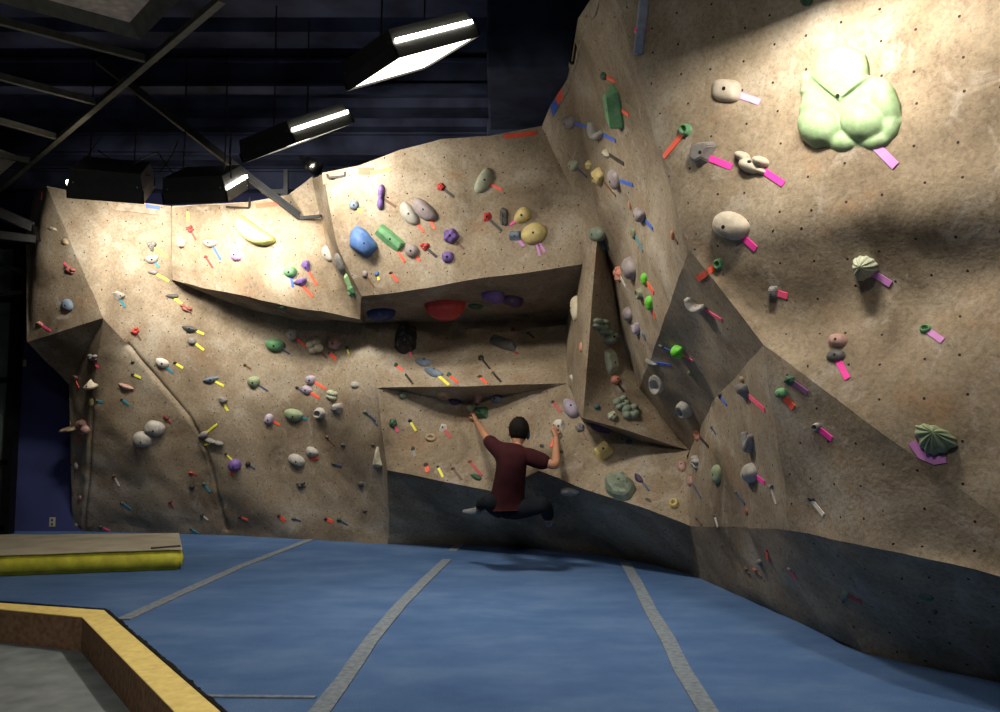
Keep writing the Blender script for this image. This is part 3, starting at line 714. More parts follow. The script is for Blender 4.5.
def shape(kind, seed):
    """returns verts in [-1,1]^2 x [0,1], faces, smooth"""
    S = seed; P3 = math.pi
    if kind == 'dome':
        return (*polar(lambda th: [q * (1 + .06 * nz(math.cos(th), math.sin(th), S, 1.3)) for q in superel(th, 2.25)], lambda t, th, x, y: max(0, 1 - t ** 2.4) ** .55 * (1 + .1 * nz(x, y, S, 1.5))), True)
    if kind == 'egg':
        return (*polar(lambda th: (math.cos(th), math.sin(th) * (.78 + .22 * math.cos(th))), lambda t, th, x, y: max(0, 1 - t ** 2.2) ** .5 * (.85 + .15 * x), ctr=(.15, 0)), True)
    if kind == 'tear':
        return (*polar(lambda th: (math.cos(th), math.sin(th) * (.55 - .45 * math.cos(th))), lambda t, th, x, y: max(0, 1 - t ** 2.1) ** .6 * (.75 - .3 * x), ctr=(-.25, 0)), True)
    if kind == 'wide':
        return (*polar(lambda th: superel(th, 3.2), lambda t, th, x, y: max(0, 1 - t ** 3.5) ** .6 * (1 + .12 * y)), True)
    if kind == 'half':   # flat working edge on top, belly below
        def ou(th):
            c, s = math.cos(th), math.sin(th); return (c, s * (.55 if s > 0 else 1.0) * 1.25 + .26)
        return (*polar(ou, lambda t, th, x, y: max(0, 1 - t ** 2.0) ** .55, ctr=(0, .32), ts=(0, .2, .42, .62, .8, .92, 1)), True)
    if kind == 'ledge':  # small crimp with sharp top lip
        p = [(-1, .1), (-.6, .75), (.5, .9), (1, .3), (.75, -.6), (0, -1), (-.75, -.6)]
        t = [(-.6, .2), (-.45, .55), (.4, .65), (.65, .25), (.35, -.05), (0, -.15), (-.4, -.1)]
        return (*facet(p, t, [.8, 1, 1, .8, .6, .55, .6]), False)
    if kind == 'chip':
        p = [(-1, -.3), (-.5, .9), (.6, .7), (1, -.2), (.2, -.9)]; t = [(-.3, 0), (-.1, .45), (.35, .35), (.45, 0), (.1, -.2)]
        return (*facet(p, t, [.8, 1, .9, .7, .6]), False)
    if kind == 'block':  # chamfered bar
        p = [(-1, -.55), (-1, .75), (-.86, 1), (.8, 1), (1, .7), (1, -.6), (.85, -1), (-.85, -1)]
        t = [(-.72, -.2), (-.72, .45), (-.66, .6), (.6, .6), (.72, .4), (.72, -.25), (.6, -.4), (-.6, -.4)]
        return (*facet(p, t, 1.0), False)
    if kind == 'bar':
        p = [(-1, -1), (-1, 1), (1, 1), (1, -1)]; t = [(-.85, -.05), (-.85, .6), (.78, .6), (.9, -.05)]
        return (*facet(p, t, 1.0), False)
    if kind == 'crystal':
        p = [(-.8, -.4), (-.78, .6), (.1, 1), (.95, .62), (1, -.95), (.35, -1)]
        t = [(-.66, -.36), (-.64, .5), (.1, .66), (.5, .5), (.5, -.86), (.36, -.9)]
        return (*facet(p, t, [.72, .78, .8, 1, 1, .95]), False)
    if kind == 'fin':
        p = [(-.9, -.4), (-.8, .55), (-.2, .95), (.8, 1), (1, .7), (.5, -.5), (-.25, -1)]
        t = [(-.55, -.2), (-.5, .45), (-.1, .7), (.62, .75), (.72, .55), (.3, -.25), (-.15, -.5)]
        return (*facet(p, t, [.8, .85, .9, 1, 1, .95, .8]), False)
    if kind == 'pyr':
        p = [(-1, -.7), (-.3, 1), (.9, .75), (1, -.5), (.1, -1)]
        return (*facet(p, [(.15, .1)], 1.0), False)
    if kind == 'wedge':
        p = [(-1, .45), (-.2, 1), (.95, .85), (1, .15), (.35, -1), (-.1, -.7)]
        t = [(-.8, .35), (-.15, .75), (.7, .62), (.8, .3), (.35, -.1), (-.1, .0)]
        return (*facet(p, t, [.7, .85, 1, 1, .85, .8]), False)
    if kind == 'spike':
        p = [(-1, -1), (-.3, 1), (.15, .9), (.55, -.2), (1, -.8), (.3, -1)]; t = [(-.35, -.55), (-.12, .5), (.08, .5), (.2, -.1), (.3, -.5), (.1, -.65)]
        return (*facet(p, t, [.8, .5, .5, 1, .9, .8]), False)
    if kind == 'slab':   # faceted five sided plate, like the big blue one
        p = [(-.55, 1), (-.95, .55), (-1, -.25), (.15, -1), (.35, -.95), (1, -.35), (.9, -.1), (.1, .75)]
        t = [(-.45, .75), (-.72, .45), (-.75, -.1), (.0, -.45), (.3, -.6), (.75, -.25), (.6, -.05), (.0, .5)]
        return (*facet(p, t, [.6, .7, .9, 1, 1, .8, .7, .6]), True)
    if kind == 'pocket':
        def pr(t, th, x, y):
            return .12 if t < .28 else (.35 if t < .45 else (1 if t < .62 else (.92 if t < .8 else (.6 if t < .93 else 0))))
        return (*polar(lambda th: [q * (1 + .09 * nz(math.cos(th), math.sin(th), S, 1.6)) for q in superel(th, 2.2)], pr, ts=(0, .26, .42, .55, .7, .86, .95, 1.0), ctr=(.05, .12)), True)
    if kind == 'ringlip':
        def pr(t, th, x, y):
            up = .55 + .45 * (-math.sin(th)); return .05 if t < .5 else (.3 if t < .62 else (up if t < .9 else (up * .7 if t < .96 else 0)))
        return (*polar(lambda th: [q * (1 + .08 * nz(math.cos(th), math.sin(th), S, 2.1)) for q in superel(th, 2.1)], pr, ts=(0, .45, .58, .68, .8, .92, 1.0), ctr=(0, .05)), True)
    if kind == 'donut':
        def pr(t, th, x, y): return 0.0 if t < .2 else (.3 if t < .32 else math.sin(math.pi * min(1, max(0, (t - .3) / .72 + .02))) ** .5)
        return (*polar(lambda th: (math.cos(th), math.sin(th)), pr, ts=(0, .18, .31, .4, .52, .65, .8, .92, 1.0)), True)
    if kind == 'shell':
        def ou(th):
            r = 1 + .05 * math.cos(11 * th)
            s_ = math.sin(th); return (math.cos(th) * r * (1 - .45 * max(0, -s_)), (s_ * (.62 if s_ > 0 else 1.1)) * r + .2)
        return (*polar(ou, lambda t, th, x, y: (max(0, 1 - t ** 1.7) ** .6) * (1 + .11 * math.cos(11 * th) * min(1, t * 2)), na=88, ctr=(.1, .5), ts=(0, .12, .3, .5, .68, .82, .93, 1)), True)
    if kind == 'rock':
        return (*polar(lambda th: [q * (1 + .16 * nz(math.cos(th), math.sin(th), S, 2.5)) for q in superel(th, 2.5)], lambda t, th, x, y: max(0, 1 - t ** 2.6) ** .55 * (1 + .38 * nz(x, y, S, 3.0)), na=30, ts=(0, .16, .32, .48, .62, .76, .88, 1)), False)
    if kind == 'knob':
        return (*polar(lambda th: [q * (1 + .08 * math.cos(5 * th + S)) for q in superel(th, 2)], lambda t, th, x, y: max(0, 1 - t ** 2.6) ** .45 * (1 + .14 * math.cos(6 * x + S) * math.cos(6 * y)), na=32), True)
    if kind == 'peanut': return (*lobes([(-.5, 0, .55, .9), (.48, .03, .56, 1), (0, 0, .42, .85)]), True)
    if kind == 'claw': return (*lobes([(-.55, .25, .42, .8), (.5, .35, .45, 1), (0, -.3, .6, .9), (.65, -.35, .3, .6)]), True)
    if kind == 'heart': return (*lobes([(-.42, .35, .52, 1), (.42, .35, .52, .9), (0, -.15, .6, .8), (.05, -.6, .33, .6)]), True)
    if kind == 'lump': return (*lobes([(-.4, .3, .6, .8), (.35, .45, .5, 1), (.4, -.35, .6, .9), (-.35, -.45, .5, .7)], ctr=(0, 0)), True)
    if kind == 'figure': return (*lobes([(-.55, .55, .42, .7), (-.1, .45, .45, .9), (.35, .1, .5, 1), (.1, -.45, .5, .95), (.6, -.4, .38, .6)], na=48, ctr=(.05, .1)), True)
    if kind == 'arc': return (*arc(), True)
    if kind == 'banana': return (*arc(bend=.45, w=.52, taper=.6), True)
    if kind == 'hook': return (*arc(bend=1.2, w=.5, taper=.4, end=.2), True)
    if kind == 'bowl':   # deep bowl: flat rim up, tapering to a rounded bottom
        def ou(th):
            c, s = math.cos(th), math.sin(th); return (c * (1 if s > 0 else 1 - .28 * abs(s)), s * (.4 if s > 0 else 1) + .2)
        return (*polar(ou, lambda t, th, x, y: max(0, 1 - t ** 2.6) ** .5, ctr=(0, .05)), True)
    if kind == 'leaf':
        def ou(th):
            c, s = math.cos(th), math.sin(th); return (c, s * (1 - .55 * c * c) if s < 0 else s * .5 * (1 - .3 * c * c))
        return (*polar(ou, lambda t, th, x, y: max(0, 1 - t ** 1.8) ** .6, ctr=(0, .1)), True)
    raise KeyError(kind)

HOLDS = []
def make_hold(x, y, w, h, rot, kind, col, tapes, label, group, depth=None, bolt=None, seed=0):
    c, n = hit(x, y)
    if c is None: print('MISS', label); return None
    D = (c - Vector((0, 0, EYE)))
    F = Vector((0, CT, ST)); Rr = Vector((1, 0, 0)); U = Vector((0, -ST, CT)); d = D.dot(F)
    a = Vector((0, 0, 1)).cross(n)
    if a.length < .1: a = Vector((1, 0, 0))
    a.normalize(); b = n.cross(a).normalized()
    def j(v): return [FPX / d * (v.dot(Rr) - v.dot(F) * D.dot(Rr) / d), FPX / d * (v.dot(U) - v.dot(F) * D.dot(U) / d)]
    J = np.array([j(a), j(b)]).T
    u_, s_, vt = np.linalg.svd(J); s_[1] = max(s_[1], .5 * s_[0]); Ji = np.linalg.inv(u_ @ np.diag(s_) @ vt)
    vs, fs, sm = shape(kind, seed); cr, sr = math.cos(math.radians(rot)), math.sin(math.radians(rot))
    dz = (depth if depth else .48 * min(w, h)) * d / FPX
    out = []
    for (vx, vy, vz) in vs:
        px = vx * w / 2 * cr - vy * h / 2 * sr; py = vx * w / 2 * sr + vy * h / 2 * cr
        q = Ji @ np.array([px, py]); out.append((q[0], q[1], vz * dz if vz >= 0 else vz * .10))
    Rm = Matrix((a, b, n)).transposed().to_4x4()
    me = bpy.data.meshes.new('climbing_hold'); me.from_pydata(out, [], fs)
    bm = bmesh.new(); bm.from_mesh(me); bmesh.ops.remove_doubles(bm, verts=bm.verts, dist=1e-5); bmesh.ops.recalc_face_normals(bm, faces=bm.faces)
    if not sm and len(bm.faces) < 60: bmesh.ops.bevel(bm, geom=[e for e in bm.edges if not any(v.co.z < 0 for v in e.verts)], offset=min(.006, dz * .12), segments=2, affect='EDGES')
    bm.to_mesh(me); bm.free()
    if sm or len(me.polygons) < 0:
        for p in me.polygons: p.use_smooth = True
    me.materials.append(hold_mat(col))
    o = link('climbing_hold', me); o.matrix_world = Matrix.Translation(c) @ Rm
    tag(o, label, 'climbing hold', group)
    inv = o.matrix_world.inverted()
    if bolt or (bolt is None and min(w, h) >= 9 and kind not in ('donut', 'pocket', 'ringlip', 'shell')):
        bx, by = (bolt if bolt else (.12, -.05)); zb = 0
        best = min(out, key=lambda p: ((p[0] - 0) ** 2 + p[1] ** 2)); zb = dz * .55
        # highest surface near the bolt position
        px = bx * w / 2; py = by * h / 2; q = Ji @ np.array([px, py])
        me.calc_loop_triangles() if hasattr(me, 'calc_loop_triangles') else None
        tr = BVHTree.FromPolygons([v.co for v in me.vertices], [tuple(p.vertices) for p in me.polygons])
        hc, hn_, _, _ = tr.ray_cast(Vector((q[0], q[1], 2)), Vector((0, 0, -1)))
        if hc is not None:
            rb = min(.0115, .10 * min(w, h) * d / FPX)
            MB().tube([hc - hn_ * .01, hc + hn_ * .0015], rb, 10).build('bolt', M_BOLT, o)
    for t in (tapes or []):
        tx, ty, tc = t[0], t[1], t[2]; wt = t[3] if len(t) > 3 else .026
        tape_strip((x, y), (tx, ty), wt, tc, 'route_tape', o, inv, start=.30 * min(w, h), Dn=d)
    HOLDS.append(o); return o
def tape_strip(p0, p1, wt, tc, name, parent=None, inv=None, start=0, Dn=8):
    dx, dy = p1[0] - p0[0], p1[1] - p0[1]; L_ = math.hypot(dx, dy); k0 = min(.7, start / L_); K = 5; pts = []
    for i in range(K + 1):
        f = k0 + (1 - k0) * i / K; c, n = hit(p0[0] + dx * f, p0[1] + dy * f)
        if c is not None: pts.append((c, n))
    if len(pts) < 2: return None
    # keep strip on one surface
    pts = [pts[0]] + [b for a, b in zip(pts[:-1], pts[1:]) if (b[0] - pts[0][0]).length < .9]
    tot = (pts[-1][0] - pts[0][0]); d = tot.normalized(); vs = []
    for c, n in pts:
        s = n.cross(d).normalized() * wt / 2
        for q, e in ((c - s, .0055), (c + s, .0055), (c + s, -.006), (c - s, -.006)): vs.append(q + n * e)
    m = len(pts); fs = []
    for i in range(m - 1):
        for k in range(4): fs.append((i * 4 + k, i * 4 + (k + 1) % 4, (i + 1) * 4 + (k + 1) % 4, (i + 1) * 4 + k))
    fs += [(0, 3, 2, 1), (m * 4 - 4, m * 4 - 3, m * 4 - 2, m * 4 - 1)]
    if inv is not None: vs = [inv @ v for v in vs]; return mesh(name, vs, fs, tape_mat(tc), parent)
    c0 = pts[0][0]; o = mesh(name, [v - c0 for v in vs], fs, tape_mat(tc)); o.location = c0; return o

GROUPS = {}
def R(group, rows):
    for i, r in enumerate(rows):
        x, y, w, h, rot, kind, col, tp, lab = r[:9]; kw = r[9] if len(r) > 9 else {}
        make_hold(x, y, w, h, rot, kind, col, tp, lab, group, seed=len(HOLDS) % 97 + 1, **kw)

R('holds on the far left volume and edge', [
 (52,229,11,5,-12,'chip','crm',None,'thin cream climbing hold, topmost on the jutting volume at far left'),
 (65,242,6,9,30,'egg','tan',None,'small tan climbing hold on the ridge of the far left volume'),
 (70,269,12,8,-35,'claw','rdb',[(64,263,'pnk')],'reddish claw-shaped climbing hold by the ridge of the far left volume'),
 (68,305,10,13,25,'dome','bgy',[(63,313,'pnk')],'blue-grey oval climbing hold low on the far left volume'),
 (40,324,9,6,-30,'chip','sal',[(51,331,'pnk')],'salmon climbing hold at lower left corner of the far left volume'),
 (93,357,10,8,-10,'claw','gry',[(98,368,'pnk')],'small grey climbing hold just beneath the far left volume'),
 (74,377,11,6,-15,'wedge','pnk',[(79,388,'red')],'pink climbing hold at the very left edge, above the cream one'),
 (91,384,10,16,90,'tear','crm',None,'cream teardrop climbing hold near the left edge of the wall',dict(depth=8)),
 (91,402,4,9,0,'dome','yel',None,'tiny yellow climbing hold under the cream teardrop'),
 (97,401,4,4,0,'chip','dgr',[(103,402,'tea',.03)],'tiny dark foothold with teal tape right of the tiny yellow one'),
 (71,429,15,8,5,'peanut','tan',None,'tan knobbly climbing hold sticking out at the left edge',dict(depth=9)),
 (83,427,11,17,15,'lump','pnk',[(78,441,'red')],'chunky pink climbing hold near the left edge'),
 (76,466,4,9,10,'egg','wht',None,'tiny white climbing hold at left edge, higher of two'),
 (80,498,3,5,0,'dome','pnk',None,'tiny pinkish foothold low at the left edge'),
 (76,526,4,6,0,'dome','gry',None,'tiny grey foothold at the foot of the left edge'),
 (101,527,6,5,0,'chip','dgr',[(110,531,'pnk')],'dark foothold with pink tape just above the crash pad'),
])
R('holds on the upper left section', [
 (117,296,12,10,-15,'wedge','lgr',[(125,307,'tea')],'pale grey angular climbing hold with teal tape, upper left section'),
 (152,246,10,11,0,'heart','gry',[(168,257,'yel')],'grey heart-shaped climbing hold, topmost of the stacked three on upper left section'),
 (152,259,14,9,8,'half','lgr',[(159,267,'tea')],'pale ridged climbing hold, middle of the stacked three on upper left section'),
 (153,272,11,6,-5,'egg','gry',[(169,281,'yel')],'grey oval climbing hold, lowest of the stacked three on upper left section'),
 (172,296,14,6,-3,'egg','dgr',[(182,304,'yel')],'flat dark grey climbing hold under the left corner of the bright bulge'),
 (186,308,14,7,-25,'claw','rdb',[(192,314,'brn',.02)],'dark red claw climbing hold under the left end of the bright bulge'),
 (190,328,17,9,-12,'leaf','dgr',[(204,334,'yel')],'dark grey leaf-shaped climbing hold, upper of two with yellow tape below the dark red claw'),
 (192,341,9,7,-10,'dome','gry',[(204,350,'yel')],'small round grey climbing hold, lower of two with yellow tape below the dark red claw'),
 (135,331,9,8,30,'claw','red',[(141,340,'brn',.02)],'small red climbing hold on the upper left section below the volume'),
])
R('holds on the lower left section', [
 (133,362,5,4,0,'chip','dgr',None,'tiny dark foothold above the yellow-taped one, lower left section'),
 (133,374,5,5,0,'chip','dgr',[(141,378,'yel')],'tiny dark foothold with yellow tape left of the long dark crease'),
 (126,386,16,8,-20,'leaf','pnk',[(134,391,'brn',.02)],'pale pink claw-like climbing hold left of the dark crease'),
 (122,399,4,3,0,'chip','dgr',[(129,405,'tea')],'tiny foothold with teal tape beneath the pale pink claw'),
 (155,428,21,15,-10,'dome','lgr',None,'large speckled grey oval climbing hold, upper of the touching pair'),
 (143,439,20,16,-5,'dome','lgr',None,'large speckled grey oval climbing hold, lower of the touching pair'),
 (166,418,8,5,-35,'chip','drd',[(171,423,'drd',.02)],'small dark red foothold above the touching speckled pair'),
 (162,363,14,10,-20,'half','wht',[(173,373,'tea')],'white rounded climbing hold with teal tape right of the long dark crease'),
 (175,363,5,4,0,'chip','blk',[(183,368,'yel')],'tiny black foothold with yellow tape right of the white rounded hold'),
 (211,379,17,9,12,'leaf','bgy',[(224,386,'yel')],'slate blue-grey climbing hold with yellow tape, lower left section'),
 (222,401,10,9,-25,'wedge','gry',[(228,411,'yel',.025)],'grey angular climbing hold with bent yellow tape'),
 (203,435,11,8,25,'egg','gry',[(217,424,'yel',.025)],'grey climbing hold, left of the clustered two on the dark crease'),
 (215,442,18,9,-15,'peanut','gry',[(204,445,'yel',.025)],'longer grey lumpy climbing hold, right of the clustered two on the dark crease'),
 (226,454,4,4,0,'chip','blk',[(232,460,'yel',.02)],'tiny black foothold with thin yellow tape above the purple ball'),
 (235,465,13,12,0,'dome','pur',[(232,475,'red',.045)],'dusty purple ball climbing hold with red tape, lower left section'),
 (114,476,5,5,0,'chip','brn',[(119,486,'wht',.025)],'tiny brown foothold with white tape, lower left section'),
 (122,503,5,3,-20,'chip','dgr',[(131,509,'tea')],'tiny foothold with teal tape left of the lowest red dot'),
 (170,502,4,4,0,'chip','drd',[(173,507,'drd',.02)],'tiny dark red foothold low on the lower left section'),
 (191,473,6,4,0,'chip','red',[(197,475,'drd',.02)],'tiny red foothold left of the purple ball'),
 (192,487,5,5,0,'dome','blk',None,'tiny black knob directly under the tiny red foothold'),
 (204,484,4,4,0,'chip','dgr',[(210,492,'tea')],'tiny foothold with teal tape below the tiny red foothold'),
 (202,515,5,5,0,'chip','blk',[(208,520,'wht',.02)],'tiny black foothold with white tape near the wall foot'),
 (240,517,5,4,0,'chip','blk',[(248,520,'red')],'tiny black foothold with red tape near the wall foot, leftmost of the red-taped row'),
 (191,529,4,3,0,'chip','dgr',[(199,534,'tea')],'tiny foothold with teal tape at the wall foot right of the crash pad'),
 (254,382,13,12,0,'half','lgn',[(268,391,'dbl',.02)],'pale green rounded climbing hold on the left wall beside the slate holds'),
 (245,365,4,4,0,'chip','brn',[(251,369,'brn',.02)],'tiny brown foothold above the pale green rounded hold'),
 (248,464,5,5,0,'dome','blk',[(255,469,'dbl',.02)],'tiny black knob right of the purple ball'),
])
R('holds on the bright bulge', [
 (190,229,7,9,15,'claw','red',[(196,240,'brn',.022)],'red claw climbing hold near the left edge of the bright bulge'),
 (182,243,9,9,0,'knob','lgr',[(194,254,'org')],'pale grey knob with yellowish tape at the left edge of the bright bulge'),
 (211,243,14,12,0,'bowl','pgn',[(221,260,'blu',.025)],'pale green mushroom climbing hold with blue tape on the bright bulge'),
 (237,255,12,12,0,'dome','lpu',[(249,265,'org')],'light purple ball climbing hold on the bright bulge'),
 (206,257,5,4,0,'chip','red',[(213,268,'rdb' if False else 'drd',.022)],'tiny red foothold with dark red tape on the bright bulge'),
 (256,231,40,32,-36,'banana','ygn',[(274,248,'brn',.025)],'large yellow-green banana-shaped climbing hold on the bright bulge'),
 (290,272,14,14,0,'egg','grn',[(293,287,'blu')],'green rounded climbing hold with blue tape on the bright bulge'),
 (306,267,9,14,15,'wedge','pur',[(317,285,'red')],'purple wedge climbing hold, upper of two with red tape on the bright bulge'),
 (300,283,14,9,12,'wedge','pur',[(313,297,'red')],'purple wedge climbing hold, lower of two with red tape on the bright bulge'),
 (327,254,10,21,25,'egg','lgr',None,'long grey climbing hold, highest in the groove beside the bright bulge'),
 (341,264,11,24,10,'dome','gry',None,'long grey oval climbing hold, second down the groove beside the bright bulge'),
 (348,280,7,15,15,'crystal','bgl',None,'pale green faceted climbing hold, third down the groove beside the bright bulge'),
 (352,291,8,14,15,'rock','grn',None,'mottled green climbing hold, lowest in the groove beside the bright bulge'),
 (283,307,10,6,0,'dome','dgn',None,'small dark green climbing hold under the lip of the bright bulge'),
])
R('holds on the middle bulge', [
 (381,197,25,12,85,'peanut','pur',[(396,207,'brn',.025)],'tall purple pill-shaped climbing hold on the middle bulge'),
 (354,205,10,10,0,'dome','bgy',[(362,213,'yel')],'round slate blue climbing hold with yellow tape, upper left of middle bulge'),
 (441,187,8,8,0,'knob','red',[(454,197,'blk',.028)],'small red knob with black tape near the top of the middle bulge'),
 (484,181,28,15,62,'half','pgn',[(502,190,'red')],'pale green half-moon climbing hold near the top of the middle bulge'),
 (409,214,27,15,-55,'half','lgr',[(424,232,'red')],'grey half-moon climbing hold, left of the pair with red tape'),
 (424,210,30,17,-42,'half','mau',[(435,229,'red')],'pinkish grey half-moon climbing hold, right of the pair with red tape'),
 (487,217,11,10,20,'pyr','red',[(502,231,'blk',.028)],'red pointed climbing hold with black tape left of the pine-cone hold'),
 (504,217,9,19,5,'rock','dgr',None,'grey knurled pine-cone climbing hold on the middle bulge'),
 (522,216,20,17,40,'egg','yel',[(510,225,'mag',.025)],'yellow rounded climbing hold, upper of the two joined yellow ones'),
 (534,234,26,21,25,'dome','yel',[(540,256,'vio',.022),(545,252,'vio',.022)],'yellow rounded climbing hold, larger lower one of the two joined yellow ones'),
 (515,236,11,10,0,'bar','bgy',[(524,246,'vio',.03)],'small square slate climbing hold left of the larger yellow hold'),
 (364,242,29,33,0,'slab','blu',None,'big blue faceted climbing hold on the left of the middle bulge'),
 (390,239,32,15,-40,'bar','grn',[(405,262,'red')],'green bar-shaped climbing hold right of the big blue one'),
 (412,251,13,14,40,'dome','mau',[(420,261,'red')],'pinkish grey round climbing hold right of the green bar'),
 (425,247,10,9,0,'heart','red',[(437,257,'blk',.028)],'small red heart-shaped climbing hold with black tape on the middle bulge'),
 (451,236,15,15,0,'knob','pur',[(464,249,'brn',.025)],'knobbly purple climbing hold with brown tape, upper of two purple balls'),
 (448,257,12,12,0,'dome','pur',None,'smooth purple ball climbing hold, lower of two purple balls'),
 (365,274,6,7,0,'dome','mau',[(374,287,'brn',.018)],'tiny mauve foothold near the lower left corner of the middle bulge'),
 (377,274,5,5,0,'dome','blu',[(379,280,'yel',.022)],'tiny blue foothold near the lower left corner of the middle bulge'),
 (391,273,5,4,0,'chip','brn',[(398,282,'red')],'tiny brown foothold with red tape near the lower edge of the middle bulge'),
])
R('holds in the dark recess', [
 (381,312,30,13,5,'dome','nvy',None,'large dark blue climbing hold under the left end of the overhang',dict(depth=9)),
 (445,304,42,22,0,'bowl','red',None,'big red bowl-shaped climbing hold hanging under the overhang',dict(depth=17)),
 (493,295,24,14,0,'egg','pur',None,'large purple climbing hold under the overhang, left of the purple pair',dict(depth=10)),
 (512,299,24,14,-10,'egg','dpu',None,'large dark purple climbing hold under the overhang, right of the purple pair',dict(depth=9)),
 (476,306,15,6,-5,'dome','dgn',None,'dark green climbing hold between the red bowl and the purple pair'),
 (406,339,22,28,-10,'rock','blk',[(411,357,'pnk')],'black rocky climbing hold at the left of the dark recess',dict(depth=12)),
 (503,344,28,9,-18,'block','dgr',[(518,354,'drd')],'dark slate bar-shaped climbing hold in the recess',dict(depth=6)),
 (481,358,6,5,0,'dome','blk',[(490,369,'blk',.02)],'small black foothold with black tape below the dark slate bar'),
 (528,333,4,3,0,'chip','blk',[(534,338,'blk',.02)],'tiny black foothold on the right side of the recess'),
 (513,330,5,6,0,'chip','drd',None,'tiny dark red foothold above the dark slate bar'),
 (424,362,19,10,-8,'leaf','bgy',None,'slate blue climbing hold, upper of the overlapping two above the lip'),
 (434,372,21,10,-15,'leaf','bgy',[(449,385,'yel',.03)],'slate blue climbing hold with yellow tape, lower of the overlapping two above the lip'),
 (396,365,5,6,0,'chip','dgn',[(403,371,'red')],'tiny green foothold with red tape left of the slate blue holds'),
 (406,375,3,3,0,'chip','blk',[(413,384,'blk',.022)],'tiny black foothold with black tape just above the lip, left part'),
 (449,375,6,6,0,'chip','dgn',[(458,383,'red')],'tiny green foothold with red tape right of the slate blue holds'),
 (480,377,6,4,0,'chip','blk',[(487,384,'red')],'tiny black foothold with red tape above the lip over the climber'),
 (493,373,5,4,0,'chip','brn',[(501,382,'blk',.022)],'tiny brown foothold with black tape above the lip over the climber'),
])
R('holds on the panel around the climber', [
 (403,395,9,8,0,'dome','ggr',None,'small green dome climbing hold under the left end of the lip'),
 (443,394,14,9,-10,'pocket','tan',None,'tan pocket climbing hold under the lip'),
 (478,398,14,15,0,'pyr','pnk',None,'pink and white pyramid climbing hold above the raised hand of the climber',dict(depth=8)),
 (497,399,10,10,0,'dome','bgy',None,'round pale blue climbing hold right of the pink pyramid'),
 (455,401,12,9,0,'dome','dpu',None,'dim purple climbing hold in the shade left of the pink pyramid'),
 (471,411,7,9,20,'wedge','pgn',None,'small pale climbing hold gripped by the left hand of the climber',dict(depth=6)),
 (482,413,13,12,0,'block','dgn',None,'dark green block climbing hold beside the raised hand of the climber'),
 (393,423,8,9,0,'knob','dgn',[(398,432,'pnk')],'small dark green knob with pink tape left of the climber'),
 (410,421,5,5,0,'chip','nvy',[(416,431,'yel')],'tiny navy foothold with yellow tape left of the climber'),
 (443,428,9,9,0,'pyr','wht',[(451,438,'drd',.035)],'small white and red pointed climbing hold left of the climber'),
 (431,438,12,8,-5,'donut','tan',None,'flat tan ring-shaped climbing hold left of the climber',dict(depth=3)),
 (413,449,5,7,0,'chip','dgr',[(415,457,'gry',.03)],'tiny dark foothold with grey tape below the tan ring'),
 (426,465,6,6,0,'chip','dgr',[(428,472,'red',.045)],'tiny dark foothold with red tape just above the low lip'),
 (438,467,4,4,0,'chip','dgr',[(443,477,'yel')],'tiny dark foothold with yellow tape just above the low lip'),
 (453,469,5,4,0,'chip','brn',[(462,480,'brn',.025)],'tiny brown foothold with brown tape just above the low lip'),
 (470,462,5,5,0,'chip','rdb',[(482,476,'drd',.03)],'small red-brown foothold with dark red tape by the waist of the climber'),
 (476,477,12,7,-20,'egg','dgn',None,'dim green climbing hold by the bent knee of the climber'),
 (378,457,10,22,0,'spike','crm',None,'white triangular wedge on the corner left of the low lip',dict(depth=6)),
 (559,427,12,15,10,'wedge','wht',[(551,447,'red')],'white faceted climbing hold gripped by the right hand of the climber',dict(depth=6)),
 (542,446,5,5,0,'chip','dgr',None,'tiny dark foothold between the head and forearm of the climber'),
 (553,402,4,4,0,'chip','blk',[(561,412,'drd',.03)],'tiny black foothold with dark red tape left of the lavender hold'),
 (571,408,22,19,-52,'egg','lav',None,'big lavender climbing hold beside the tip of the hanging prow',dict(depth=9)),
 (580,428,9,9,0,'knob','gry',[(588,441,'brn',.016)],'small shiny grey climbing hold below the tip of the prow'),
 (603,452,19,15,40,'block','yel',None,'yellow striped block climbing hold right of the climber',dict(depth=8)),
 (620,487,31,25,-15,'rock','ggr',None,'large lumpy green climbing hold on the panel right of the climber',dict(depth=12)),
 (639,478,12,8,-45,'leaf','dpu',[(649,491,'dbl',.02)],'dark purple climbing hold right of the large lumpy green one'),
 (648,500,8,4,-30,'chip','dgr',None,'tiny dark foothold right of the large lumpy green hold'),
 (674,504,10,9,0,'donut','yel',None,'small yellow ring climbing hold near the low lip'),
 (602,427,24,11,-15,'dome','dpu',None,'dark purple climbing hold in the shade under the prow'),
 (629,442,7,5,0,'dome','tea',None,'small dark teal climbing hold under the edge of the prow'),
 (561,452,6,4,-10,'chip','dgr',None,'tiny dark foothold right of the bent elbow of the climber'),
])
R('holds on the dark prow', [
 (600,324,17,13,-15,'lump','ggr',None,'grey-green lumpy climbing hold, topmost on the dark prow'),
 (607,336,18,18,0,'figure','ggr',None,'grey-green two-lobed climbing hold, second down on the dark prow',dict(depth=9)),
 (610,362,11,28,12,'block','pgn',None,'tall pale green climbing hold in the middle of the dark prow',dict(depth=6)),
 (615,380,9,9,0,'dome','sal',[(624,392,'blk',.025)],'small salmon round climbing hold on the dark prow'),
 (621,403,16,14,20,'lump','ggr',None,'grey-green climbing hold, upper of the clustered pair low on the prow'),
 (630,412,18,16,0,'lump','ggr',None,'darker grey-green climbing hold, lower of the clustered pair low on the prow'),
 (612,416,9,9,0,'knob','pgn',None,'small pale round climbing hold left of the clustered pair low on the prow'),
 (597,407,6,5,0,'dome','tea',None,'tiny dark teal knob low on the left of the prow'),
])
